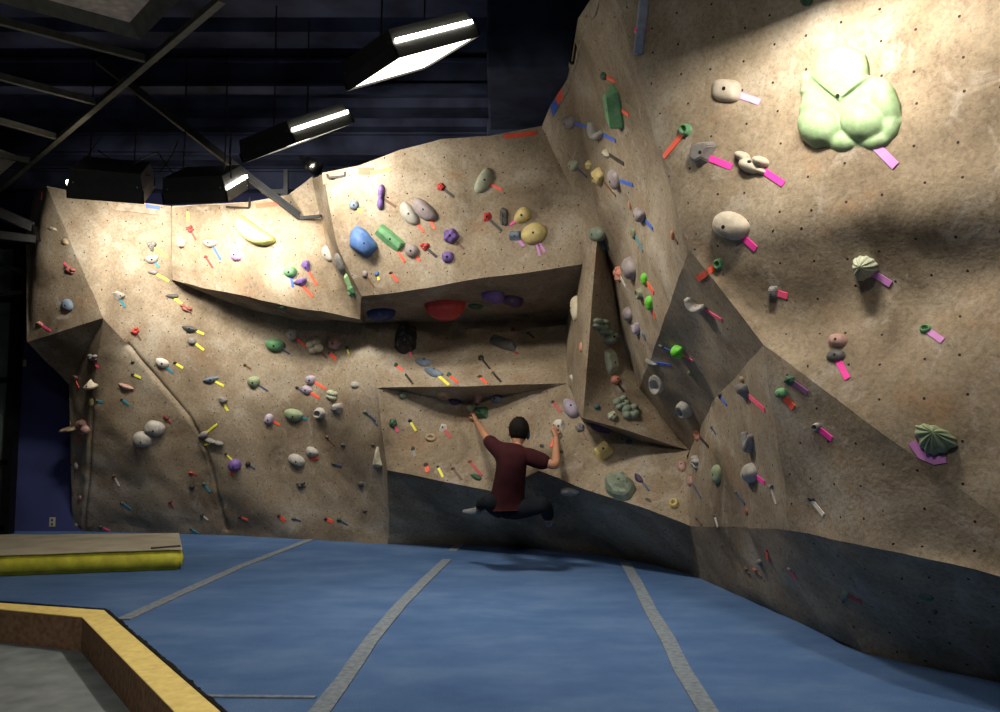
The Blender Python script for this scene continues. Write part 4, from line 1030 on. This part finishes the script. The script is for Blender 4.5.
R('holds on the pale strip of the prow', [
 (576,308,11,27,5,'half','crm',None,'tall cream climbing hold on the right rim of the recess',dict(depth=6)),
 (581,347,5,12,0,'egg','sal',None,'small orange climbing hold on the narrow strip right of the recess'),
 (572,378,6,9,0,'chip','wht',None,'small white climbing hold on the narrow strip above the lavender hold'),
])
R('holds on the left-facing panel', [
 (604,76,9,8,-20,'dome','dgn',[(615,81,'red')],'small dark green climbing hold above the green crystal'),
 (615,106,20,46,2,'crystal','grn',[(629,115,'red')],'tall green crystal-shaped climbing hold near the top',dict(depth=11)),
 (570,122,16,14,-5,'dome','mau',[(588,127,'blu',.03)],'round mauve climbing hold below the tape-marked top edge'),
 (597,131,20,16,-25,'hook','lgr',[(616,141,'blu',.03)],'pale grey hooked climbing hold with blue tape below the green crystal'),
 (607,153,11,11,-35,'leaf','crm',[(624,164,'blk',.03)],'cream shard climbing hold with black tape below the hooked one'),
 (573,165,11,14,-25,'egg','pgn',[(587,177,'dbl',.022)],'pale green climbing hold at left of the yellow pair'),
 (590,165,9,10,0,'knob','yel',None,'small yellow climbing hold, upper of the yellow pair'),
 (599,176,14,17,0,'knob','yel',[(616,196,'sal' if False else 'brn',.018)],'larger yellow climbing hold, lower of the yellow pair'),
 (616,179,16,23,15,'dome','mau',[(633,185,'blu',.03)],'mauve oval climbing hold right of the yellow pair'),
 (630,205,5,12,5,'egg','sal',None,'orange sliver of a climbing hold above the grey-pink one'),
 (640,214,18,17,-40,'egg','mau',[(653,229,'blu',.028)],'grey-pink rounded climbing hold with blue tape in the middle of the panel'),
 (597,234,14,15,0,'dome','ggr',[(605,252,'tea',.035)],'grey-green disc climbing hold with teal tape at the top of the prow'),
 (634,233,9,16,0,'egg','olv',[(643,251,'tea',.02)],'olive climbing hold with thin teal tape in the middle of the panel'),
 (673,235,7,13,0,'egg','org',[(678,243,'brn',.022)],'orange-brown oval climbing hold near the right edge of the panel'),
 (632,268,21,24,20,'dome','mau',None,'big mauve dome climbing hold, largest low on the panel'),
 (619,274,10,16,10,'rock','sal',[(626,287,'wht',.03)],'orange-red rough climbing hold attached left of the big mauve dome'),
 (645,279,9,13,0,'dome','bgn',[(654,293,'red',.035)],'bright green climbing hold, upper of two on the left-facing panel'),
 (641,294,11,13,0,'pocket','olv',None,'olive pocket climbing hold between the two bright green ones'),
 (650,303,10,15,0,'dome','bgn',[(656,319,'red',.035)],'bright green climbing hold, lower of two on the left-facing panel'),
 (629,314,13,15,10,'dome','mau',None,'round mauve climbing hold low on the panel, under the big mauve dome'),
 (637,328,10,13,20,'hook','lav',None,'lavender-grey hooked climbing hold low on the left-facing panel'),
 (644,334,5,15,15,'leaf','bgy',None,'blue-grey sliver of a climbing hold lowest on the left-facing panel'),
])
R('holds on the dark diamond face', [
 (697,304,20,11,-15,'hook','lgr',[(722,320,'pnk',.025)],'grey hooked climbing hold with pink tape near the top of the diamond face',dict(depth=9)),
 (719,264,10,12,0,'pocket','grn',[(698,279,'red',.035)],'small green ring-like climbing hold with red tape above the diamond face'),
 (661,346,9,5,-10,'chip','dgr',[(671,351,'blu',.022)],'small dark grey foothold with blue tape left of the bright green jug'),
 (679,351,13,13,0,'wide','bgn',[(693,361,'pnk',.03)],'bright green barrel climbing hold on the diamond face',dict(depth=8)),
 (651,362,17,8,-8,'leaf','gry',[(671,365,'blu',.025)],'long grey climbing hold with blue tape above the white ring'),
 (657,384,19,20,0,'ringlip','lgr',None,'pale ring-shaped climbing hold with a dark hollow on the diamond face',dict(depth=7)),
 (691,373,7,6,0,'dome','olv',None,'small olive climbing hold below the bright green barrel'),
 (686,408,15,20,10,'pocket','lgr',None,'white hollow climbing hold lower right of the pale ring',dict(depth=9)),
])
R('holds on the lower right faces', [
 (698,435,14,11,-45,'egg','sal',[(709,447,'blk',.022)],'salmon oval climbing hold under the diamond face'),
 (720,396,6,9,-15,'wedge','dgr',[(727,405,'blu',.02)],'small dark grey climbing hold with blue tape left of the black and white wedge'),
 (744,391,24,17,0,'wedge','gry',[(765,410,'pnk',.03)],'large grey wedge climbing hold with pink tape on the lower right face',dict(depth=10)),
 (742,379,8,6,0,'dome','tan',None,'small tan knob on top of the large grey wedge'),
 (712,428,5,5,0,'chip','dgr',[(716,434,'dbl',.015)],'tiny dark foothold right of the salmon oval'),
 (750,441,15,24,-8,'hook','gry',None,'grey curled climbing hold, upper of two big grey ones',dict(depth=8)),
 (752,473,24,19,30,'dome','lgr',[(765,483,'mag',.03)],'big smooth grey climbing hold, lower of two big grey ones',dict(depth=10)),
 (717,474,11,20,-5,'dome','lgn',None,'pale green oval climbing hold left of the big grey ones'),
 (697,462,17,15,-30,'claw','lgr',None,'grey claw climbing hold above left of the pale green oval'),
 (682,466,9,11,0,'dome','pnk',None,'pink round climbing hold left of the grey claw'),
 (691,481,8,10,0,'dome','pnk',[(701,498,'dbl',.016)],'pinkish climbing hold with thin dark tape below the pink round one'),
 (736,492,6,5,-40,'chip','dgr',[(745,504,'dbl',.02)],'tiny dark foothold with dark blue tape under the big grey hold'),
 (747,512,6,10,10,'egg','rdb',None,'small red-brown climbing hold low on the lower right face'),
 (715,516,4,4,0,'chip','dgr',[(718,527,'wht',.025)],'tiny foothold with white tape near the dark low lip'),
 (697,519,4,4,0,'chip','dgr',[(702,525,'brn',.016)],'tiny foothold with brown tape near the dark low lip'),
 (811,499,10,6,-20,'chip','blk',[(824,515,'wht',.025)],'black foothold with white tape on the lower right face'),
 (771,486,6,5,0,'hook','gry',[(776,504,'wht',.02)],'tiny grey hooked foothold right of the big smooth grey hold'),
 (767,551,3,5,0,'chip','drd',[(768,560,'red',.03)],'tiny foothold with bright red tape under the low lip'),
 (760,562,7,7,0,'dome','gry',None,'small grey foothold beside the bright red tape under the low lip'),
 (746,569,8,5,-20,'chip','brn',[(750,574,'brn',.02)],'small brown foothold, left of the low pair under the lip'),
 (755,570,9,6,-25,'chip','rdb',[(762,577,'brn',.02)],'small red-brown foothold, right of the low pair under the lip'),
 (789,569,7,4,-20,'chip','gry',[(797,580,'pnk',.02)],'small grey foothold with pink tape under the low lip'),
 (845,594,9,8,-10,'dome','ggr',[(862,602,'drd',.03)],'small greenish grey climbing hold in deep shade near the floor'),
 (926,597,16,7,-10,'egg','dgn',None,'dark green climbing hold in deep shade near the floor at right'),
 (935,612,5,5,0,'dome','dgr',None,'tiny dark foothold in deep shade near the floor at right'),
 (782,393,13,10,0,'dome','grn',[(794,408,'red',.042)],'green dome climbing hold with red tape, lower of two green ones'),
 (790,380,10,9,-10,'knob','dgn',[(808,393,'pur',.03)],'dark green climbing hold with purple tape, upper of two green ones'),
 (817,427,9,9,0,'pocket','gry',[(832,439,'mag',.032)],'small dark cup-shaped climbing hold with magenta tape'),
])
R('holds on the big right wall', [
 (727,91,28,23,-3,'wide','bei',[(760,102,'lil',.034)],'beige rounded block climbing hold with lilac tape on the big right wall',dict(depth=10,bolt=(.12,0))),
 (686,130,12,13,0,'pocket','grn',[(664,157,'red',.032)],'small green hexagonal climbing hold with long red tape'),
 (702,155,27,27,0,'fin','gry',[(732,167,'mag',.036)],'grey angular climbing hold with magenta tape on the big right wall',dict(depth=11,bolt=(.3,.1))),
 (752,163,38,24,-20,'claw','bei',[(784,184,'mag',.034)],'jagged pale climbing hold with magenta tape right of the grey angular one',dict(depth=13)),
 (807,1,13,10,0,'dome','dgn',None,'dark green climbing hold cut off by the top of the photo'),
 (731,226,36,28,-20,'dome','bei',[(756,249,'mag',.036)],'large beige oval climbing hold with magenta tape on the big right wall',dict(depth=12,bolt=(-.05,-.05))),
 (774,292,9,13,0,'block','gry',[(788,296,'pnk',.036)],'small grey block climbing hold with red-pink tape below the large beige oval',dict(depth=7)),
 (865,268,26,30,-20,'shell','pgn',[(891,284,'vio',.035)],'pale green fluted shell climbing hold in the middle of the big right wall',dict(depth=19)),
 (838,341,19,14,0,'dome','pnk',None,'pinkish round climbing hold directly above the dark grey one',dict(depth=8)),
 (836,356,19,12,10,'dome','dgr',[(848,379,'mag',.032)],'dark grey round climbing hold with magenta tape under the pinkish one'),
 (926,329,13,9,10,'pocket','grn',[(943,341,'vio',.030)],'small green climbing hold with purple tape on the big right wall'),
 (934,440,46,34,-22,'shell','lgn',[(919,447,'vio',.03)],'large green fluted shell climbing hold low on the big right wall',dict(depth=20)),
])
R('holds on the left wall beneath the bulges', [
 (292,334,10,12,0,'knob','lgr',[(306,347,'red')],'pale grey round climbing hold with red tape under the bright bulge'),
 (275,345,20,13,-5,'half','grn',[(290,354,'dbl',.02)],'dark green ledge climbing hold under the bright bulge'),
 (315,346,16,15,15,'lump','crm',[(327,358,'brn',.025)],'cream lumpy climbing hold right of the pale grey round one'),
 (335,343,13,13,0,'knob','pnk',None,'faded pinkish climbing hold right of the cream lumpy one'),
 (347,348,4,6,0,'chip','dgn',[(349,354,'yel',.02)],'tiny dark green foothold with yellow tape near the black rock'),
 (329,353,4,4,0,'chip','dgr',[(336,359,'red',.04)],'tiny dark foothold with red tape under the faded pinkish hold'),
 (311,380,11,10,0,'half','lav',[(326,389,'red')],'lavender climbing hold, upper of two with red tape'),
 (307,390,11,9,-25,'half','lav',[(319,398,'red')],'lavender climbing hold, lower of two with red tape'),
 (297,388,5,4,-30,'chip','blk',[(303,392,'dbl',.02)],'tiny black foothold left of the lavender pair'),
 (332,395,11,10,-25,'lump','pgn',None,'pale greenish climbing hold right of the lavender pair'),
 (355,385,8,7,0,'dome','lgr',None,'small pale grey climbing hold near the corner of the recess lip'),
 (294,415,20,13,-12,'half','lgn',[(307,419,'tea',.03)],'green and white ledge climbing hold with teal tape'),
 (320,413,12,11,0,'pocket','lgr',None,'black and white cup climbing hold, left of two alike'),
 (337,409,12,12,10,'wedge','lgr',None,'black and white angular climbing hold, right of two alike'),
 (269,419,9,11,-15,'dome','lav',[(280,425,'red')],'lavender knob with red tape left of the green and white ledge'),
 (365,412,5,5,0,'chip','olv',[(376,421,'dbl',.022)],'tiny olive foothold with dark blue tape near the vertical corner'),
 (370,416,3,3,0,'chip','dgr',[(378,426,'dbl',.02)],'tiny dark foothold with dark blue tape touching the vertical corner'),
 (297,460,18,11,-25,'dome','lgr',None,'pale grey oval climbing hold below the green and white ledge'),
 (312,452,13,10,-30,'half','lgr',[(315,460,'red',.10)],'pale angular climbing hold sitting on a wide red tape patch'),
 (327,437,5,4,-30,'chip','brn',[(335,445,'brn',.02)],'tiny brown foothold above right of the wide red tape patch'),
 (343,445,6,5,0,'chip','dgr',None,'tiny dark foothold, left of two near the vertical corner'),
 (373,445,5,4,0,'chip','dgr',None,'tiny dark foothold, right of two near the vertical corner'),
 (334,464,6,4,0,'chip','dgn',[(342,466,'dbl',.02)],'tiny dark green foothold with blue tape below the red tape patch'),
 (301,484,9,8,0,'claw','dgr',[(306,486,'drd',.02)],'small dark grey climbing hold low on the left wall'),
 (361,484,6,5,0,'dome','dgr',None,'tiny dark knob low near the vertical corner'),
 (279,516,5,4,0,'chip','blk',[(285,521,'red',.045)],'tiny black foothold near the floor, second of the red-taped row'),
 (294,519,6,4,0,'chip','dgr',[(301,521,'dbl',.02)],'tiny dark foothold near the floor between two red-taped ones'),
 (326,519,5,4,0,'chip','blk',[(333,522,'red',.045)],'tiny black foothold near the floor, rightmost of the red-taped row'),
 (339,520,6,5,0,'chip','dgn',[(348,525,'dbl',.02)],'tiny dark green foothold near the floor with dark tape'),
 (365,511,5,4,0,'chip','dgr',None,'tiny dark foothold near the floor close to the vertical corner'),
])

# the big green lobed hold
def big_green():
    c, n = hit(846, 110)
    oz = [(103, 200), (128, 205), (148, 190), (165, 135), (200, 100), (250, 84), (300, 80), (380, 90), (432, 125), (448, 180), (450, 235), (520, 250), (570, 300), (600, 380), (606, 460), (590, 525), (540, 580), (480, 608), (412, 606),
          (385, 592), (350, 617), (305, 626), (262, 612), (232, 600), (170, 610), (112, 570), (82, 500), (85, 420), (108, 365), (95, 322), (97, 255)]
    zc_ = (325, 350)
    def ou(th):
        dx, dy = math.cos(th), -math.sin(th); best = 60
        for (x1, y1), (x2, y2) in zip(oz, oz[1:] + oz[:1]):
            ex, ey = x2 - x1, y2 - y1; den = dx * ey - dy * ex
            if abs(den) < 1e-9: continue
            t = ((x1 - zc_[0]) * ey - (y1 - zc_[1]) * ex) / den; u = ((x1 - zc_[0]) * dy - (y1 - zc_[1]) * dx) / den
            if t > 0 and -.001 <= u <= 1.001: best = max(best, t) if best > 60 else t
        return zc_[0] + dx * best, zc_[1] + dy * best
    LB = [(200, 500, 128, 112, 1.0), (430, 470, 118, 100, .96), (315, 570, 74, 58, .52), (500, 560, 95, 52, .46), (562, 500, 52, 75, .48), (545, 370, 78, 100, .62), (165, 395, 88, 90, .62), (115, 240, 30, 66, .42), (135, 312, 56, 24, .5)]
    def zf(t, th, x, y):
        vline = 385 - abs(x - 320) * .82
        zs = []
        for (a_, b_, rx, ry, h) in LB:
            d = 1 - ((x - a_) / rx) ** 2 - ((y - b_) / ry) ** 2
            if d > 0: zs.append(h * d ** .5)
        d = 1 - ((x - 315) / 165) ** 2 - ((y - 230) / 185) ** 2
        if d > 0: zs.append(.62 * d ** .5 * min(1, max(0, (vline - y) / 22)))
        zs.append(.30 * max(0, 1 - t ** 4))
        return (sum(z ** 10 for z in zs)) ** .1 * max(0, 1 - t ** 14) ** .5
    vs, fs = polar(ou, zf, 150, [1 - (1 - i / 42) ** 1.5 for i in range(43)], zc_)
    vs = [((x - 335.6) / 269.6, (406.9 - y) / 223.8, z) for x, y, z in vs[:-150]] + [((x - 335.6) / 269.6, (406.9 - y) / 223.8, -1) for x, y, z in vs[-150:]]
    D = c - Vector((0, 0, EYE)); F = Vector((0, CT, ST)); d = D.dot(F); s = d / FPX
    Rr = Vector((1, 0, 0)); U = Vector((0, -ST, CT)); a = Vector((0, 0, 1)).cross(n).normalized(); b = n.cross(a)
    def j(v): return [FPX / d * (v.dot(Rr) - v.dot(F) * D.dot(Rr) / d), FPX / d * (v.dot(U) - v.dot(F) * D.dot(U) / d)]
    Ji = np.linalg.inv(np.array([j(a), j(b)]).T); out = []
    for vx, vy, vz in vs:
        q = Ji @ np.array([vx * 53, vy * 44]); out.append((q[0], q[1], vz * 17 * s if vz >= 0 else -.04))
    C_['bigg'] = (.25, .37, .19)
    me = bpy.data.meshes.new('climbing_hold'); me.from_pydata(out, [], fs); bm = bmesh.new(); bm.from_mesh(me); bmesh.ops.recalc_face_normals(bm, faces=bm.faces)
    for f in bm.faces: f.smooth = True
    bmesh.ops.smooth_vert(bm, verts=[v for v in bm.verts if v.co.z > .01], factor=.35, use_axis_x=True, use_axis_y=True, use_axis_z=True)
    bm.to_mesh(me); bm.free(); me.materials.append(hold_mat('bigg'))
    o = link('climbing_hold', me); o.matrix_world = Matrix.Translation(c) @ Matrix((a, b, n)).transposed().to_4x4()
    tag(o, 'giant pale green lobed climbing hold on the big right wall, largest of all', 'climbing hold', 'holds on the big right wall')
    inv = o.matrix_world.inverted(); tape_strip((868, 138), (896, 166), .04, 'vio', 'route_tape', o, inv)
    tr = BVHTree.FromPolygons([v.co for v in me.vertices], [tuple(p.vertices) for p in me.polygons])
    q = Ji @ np.array([-4, 12]); hc, hn_, _, _ = tr.ray_cast(Vector((q[0], q[1], 2)), Vector((0, 0, -1)))
    if hc is not None: MB().tube([hc - hn_ * .01, hc + hn_ * .002], .011, 10).build('bolt', M_BOLT, o)
    HOLDS.append(o)
big_green()
# second strip of purple tape round the underside of the large shell
sh = [o for o in HOLDS if o.get('label', '').startswith('large green fluted')][0]
for a, b in (((912, 442), (922, 456)), ((921, 455), (935, 461)), ((933, 461), (946, 459))):
    tape_strip(a, b, .035, 'vio', 'route_tape', sh, sh.matrix_world.inverted())

# tape marks stuck on the top edge
def mark(a, b, col, w, label):
    o = tape_strip(a, b, w, col, 'tape_strip')
    if o: tag(o, label, 'tape', 'tape marks on the top edge of the wall')
mark((42, 192), (41, 200), 'pnk', .07, 'pink tape on the topmost left corner of the wall')
mark((188, 212), (188, 221), 'yel', .03, 'short yellow tape hanging at the top of the bright bulge')
mark((256, 206), (284, 203), 'red', .05, 'red tape along the top edge of the bright bulge')
mark((358, 171), (374, 171), 'red', .07, 'red tape along the top edge of the middle bulge')
mark((371, 173), (390, 169), 'yel', .035, 'yellow tape beside the red tape on the middle bulge top')
mark((504, 137), (536, 133), 'red', .05, 'red tape on the top edge right of the middle bulge')
mark((557, 100), (565, 88), 'red', .10, 'red tape on the steep top edge by the mauve hold')
mark((552, 112), (558, 100), 'blu', .10, 'blue tape on the steep top edge under the red tape')
mark((146, 206), (160, 208), 'blu', .04, 'blue tape on the top edge between the two left floodlights')

# ---------------------------------------------------------------- the climber
M_SKIN = plain('skin', (.40, .20, .115), .55, var=.08, scale=9, bump=.05)
M_SHIRT = plain('maroon_cotton', (.034, .007, .009), .9, var=.25, scale=10)
M_PANTS = plain('black_trousers', (.007, .009, .013), .9, var=.3, scale=10)
M_HAIR = plain('black_hair', (.006, .005, .004), .8, var=.4, scale=60, bump=.6)
M_SHOE = plain('grey_climbing_shoe', (.16, .17, .17), .6)
M_BLUE = plain('blue_cloth', (.03, .08, .22), .8)
def skin(name, chains, mat, parent, origin, sub=2, smooth=True, root=0):
    """chains: list of [(pos, r)], all sharing joints by position"""
    vs, es, rs = [], [], []
    def idx(p, r):
        for i, q in enumerate(vs):
            if (q - p).length < 1e-4: return i
        vs.append(Vector(p)); rs.append(r); return len(vs) - 1
    for ch in chains:
        prev = None
        for p, r in ch:
            i = idx(Vector(p) - origin, r)
            if prev is not None: es.append((prev, i))
            prev = i
    me = bpy.data.meshes.new(name); me.from_pydata([tuple(v) for v in vs], es, []); o = bpy.data.objects.new('tmp', me); COL.objects.link(o)
    m = o.modifiers.new('s', 'SKIN'); sk = me.skin_vertices[0].data
    for i, r in enumerate(rs): sk[i].radius = r if isinstance(r, tuple) else (r, r); sk[i].use_root = (i == root)
    m.use_smooth_shade = True; m.branch_smoothing = .6
    s = o.modifiers.new('u', 'SUBSURF'); s.levels = sub; s.render_levels = sub
    dg = bpy.context.evaluated_depsgraph_get(); dg.update(); em = bpy.data.meshes.new_from_object(o.evaluated_get(dg)); bpy.data.objects.remove(o)
    for p in em.polygons: p.use_smooth = smooth
    em.materials.clear(); em.materials.append(mat); em.name = name
    return link(name, em, parent)
BY = 7.95
hL, _ = hit(474, 415); hR, _ = hit(557, 430); fL, _ = hit(463, 510); 
J = dict(pel=P(506, 508, 7.80), wst=P(508, 490, 7.74), chs=P(512, 466, 7.68), nkb=P(515, 450, 7.72), nk=P(517, 444, 7.76), hd=P(519, 433, 7.80),
         shL=P(496, 449, 7.74), elL=P(486, 437, 7.95), shR=P(535, 459, 7.68), elR=P(556, 466, 7.62),
         hpL=P(500, 511, 7.82), hpR=P(515, 512, 7.80))
J['wrL'] = P(475.5, 420, hL.y - .08); J['wrR'] = P(556, 437, hR.y - .10)
J['knL'] = P(487, 500, 7.62); J['anL'] = P(478, 508, 7.98); J['knR'] = P(545, 503, 7.62); J['anR'] = P(549, 520, 8.05)
per = empty('person', J['pel']); O = J['pel'].copy()
tag(per, 'climber seen from behind in a maroon shirt and black trousers, arms spread on holds', 'person')
# one continuous body: pelvis as root
skin('body', [[(J['pel'], .13), (J['wst'], .115), (J['chs'], .14), (J['nkb'], .08), (J['nk'], .052), (J['hd'] + Vector((0, 0, -.02)), .082), (J['hd'] + Vector((0, 0, .05)), .078)],
              [(J['nkb'], .08), (J['shL'], .058), (J['elL'], .038), (J['elL'].lerp(J['wrL'], .3), .040), (J['wrL'], .025)],
              [(J['nkb'], .08), (J['shR'], .060), (J['elR'], .042), (J['elR'].lerp(J['wrR'], .3), .041), (J['wrR'], .026)],
              [(J['pel'], .13), (J['hpL'], .09), (J['knL'], .055), (J['anL'], .032)],
              [(J['pel'], .13), (J['hpR'], .09), (J['knR'], .058), (J['anR'], .035)]], M_SKIN, per, O)
# shirt with hem and short sleeves
sl = lambda a, b, k: J[a].lerp(J[b], k)
skin('shirt', [[(J['wst'].lerp(J['pel'], .75), (.165, .15)), (J['wst'], (.160, .135)), (J['chs'], (.185, .15)), (J['nkb'], (.11, .10)), (J['nk'].lerp(J['nkb'], .5), .068)],
               [(J['nkb'], (.11, .10)), (J['shL'], .085), (sl('shL', 'elL', .85), .062)],
               [(J['nkb'], (.11, .10)), (J['shR'], .090), (sl('shR', 'elR', .8), .075)]], M_SHIRT, per, O, root=1)
skin('trousers', [[(J['wst'].lerp(J['pel'], .5), .135), (J['pel'], .145), (J['hpL'], .11), (J['knL'], .075), (sl('knL', 'anL', .8), .048)],
                  [(J['pel'], .145), (J['hpR'], .11), (J['knR'], .080), (sl('knR', 'anR', .85), .055)]], M_PANTS, per, O, root=1)
# hair: rough cap covering the back of the head
def blob(c, rx, ry, rz, nzs, seed, name, mat, cut=None):
    bm = bmesh.new(); bmesh.ops.create_icosphere(bm, subdivisions=4, radius=1)
    for v in bm.verts:
        k = 1 + nzs * noise.noise(v.co * 5 + Vector((seed, 0, 0))) + nzs * .5 * noise.noise(v.co * 11)
        v.co = Vector((v.co.x * rx * k, v.co.y * ry * k, v.co.z * rz * k))
    if cut: bmesh.ops.bisect_plane(bm, geom=bm.verts[:] + bm.edges[:] + bm.faces[:], plane_co=cut[0], plane_no=cut[1], clear_outer=True)
    me = bpy.data.meshes.new(name); bm.to_mesh(me); bm.free()
    for p in me.polygons: p.use_smooth = True
    me.materials.append(mat); o = link(name, me, per); o.location = c - O; return o
# head lies on the neck; face turned to the wall
hc_ = J['hd'] + Vector((0, .02, .015))
blob(hc_, .078, .098, .115, .0, 1, 'head', M_SKIN)
blob(hc_ + Vector((.0, -.022, .018)), .094, .098, .118, .07, 2, 'hair', M_HAIR, cut=None)
# face details on the far side: nose, ears, eyes, mouth
for sx in (-1, 1):
    e = blob(hc_ + Vector((sx * .088, .01, -.015)), .012, .02, .032, 0, 3, 'ear', M_SKIN)
    e = blob(hc_ + Vector((sx * .03, .092, .005)), .011, .008, .008, 0, 3, 'eye', M_SHOE)
blob(hc_ + Vector((0, .104, -.02)), .014, .018, .024, 0, 3, 'nose', M_SKIN)
blob(hc_ + Vector((0, .088, -.058)), .026, .010, .008, 0, 3, 'mouth', plain('lips', (.30, .09, .07), .5, bump=0))
blob(hc_ + Vector((.082, .02, -.022)), .020, .05, .055, 0, 4, 'bandana', M_BLUE)
def hand(w, tipdir, palm_n, mir, name='hand'):
    t = tipdir.normalized(); nrm = (palm_n - t * palm_n.dot(t)).normalized(); s = t.cross(nrm) * mir
    k = .0105; ch = []
    pal = w + t * .045
    ch.append([(w, .024), (pal, .027), (w + t * .082, .024)])
    base = w + t * .080
    chains = [ch[0]]
    o = skin(name, [[(w - t * .015, .024), (w + t * .012, (.026, .02)), (w + t * .045, (.034, .018)), (w + t * .08, (.036, .015))]], M_SKIN, per, O, sub=2)
    for i, (off, ln) in enumerate(((-.031, .066), (-.011, .076), (.011, .072), (.030, .056))):
        b = base + s * off - t * .01; a1 = b + t * ln * .45 + nrm * .012; a2 = a1 + t * ln * .25 + nrm * .024; a3 = a2 + nrm * .022 - t * .004
        skin('finger', [[(b, .0095), (a1, .009), (a2, .0083), (a3, .007)]], M_SKIN, o, O, sub=1)
    b = w + t * .028 - s * .024; a1 = b - s * .026 + t * .02 + nrm * .008; a2 = a1 + t * .024 + nrm * .018 - s * .004
    skin('thumb', [[(b, .013), (a1, .011), (a2, .0085)]], M_SKIN, o, O, sub=1)
    return o
fwd = Vector((0, 1, 0))
hand(J['wrL'], Vector((-.25, .45, 1)), fwd, -1)
hand(J['wrR'], Vector((-.2, .35, 1)), fwd, 1)
def shoe(an, toe):
    d = (toe - an).normalized()
    skin('climbing_shoe', [[(an - d * .03 + Vector((0, 0, -.02)), .038), (an + d * .05 + Vector((0, 0, -.03)), .042), (an.lerp(toe, .75) + Vector((0, 0, -.015)), (.045, .03)), (toe, (.025, .018))]], M_SHOE, per, O)
tl = P(464, 511, 8.1); shoe(J['anL'], J['anL'] + (tl - J['anL']).normalized() * .20)
tr_, _ = hit(553, 528); shoe(J['anR'], J['anR'] + ((tr_ if tr_ else P(553, 528, 8.3)) - J['anR']).normalized() * .22)
make_hold(570, 491, 22, 8, 5, 'dome', 'lgr', None, 'flat pale grey climbing hold in the dark below the right elbow of the climber', 'holds on the panel around the climber', depth=5, seed=5)
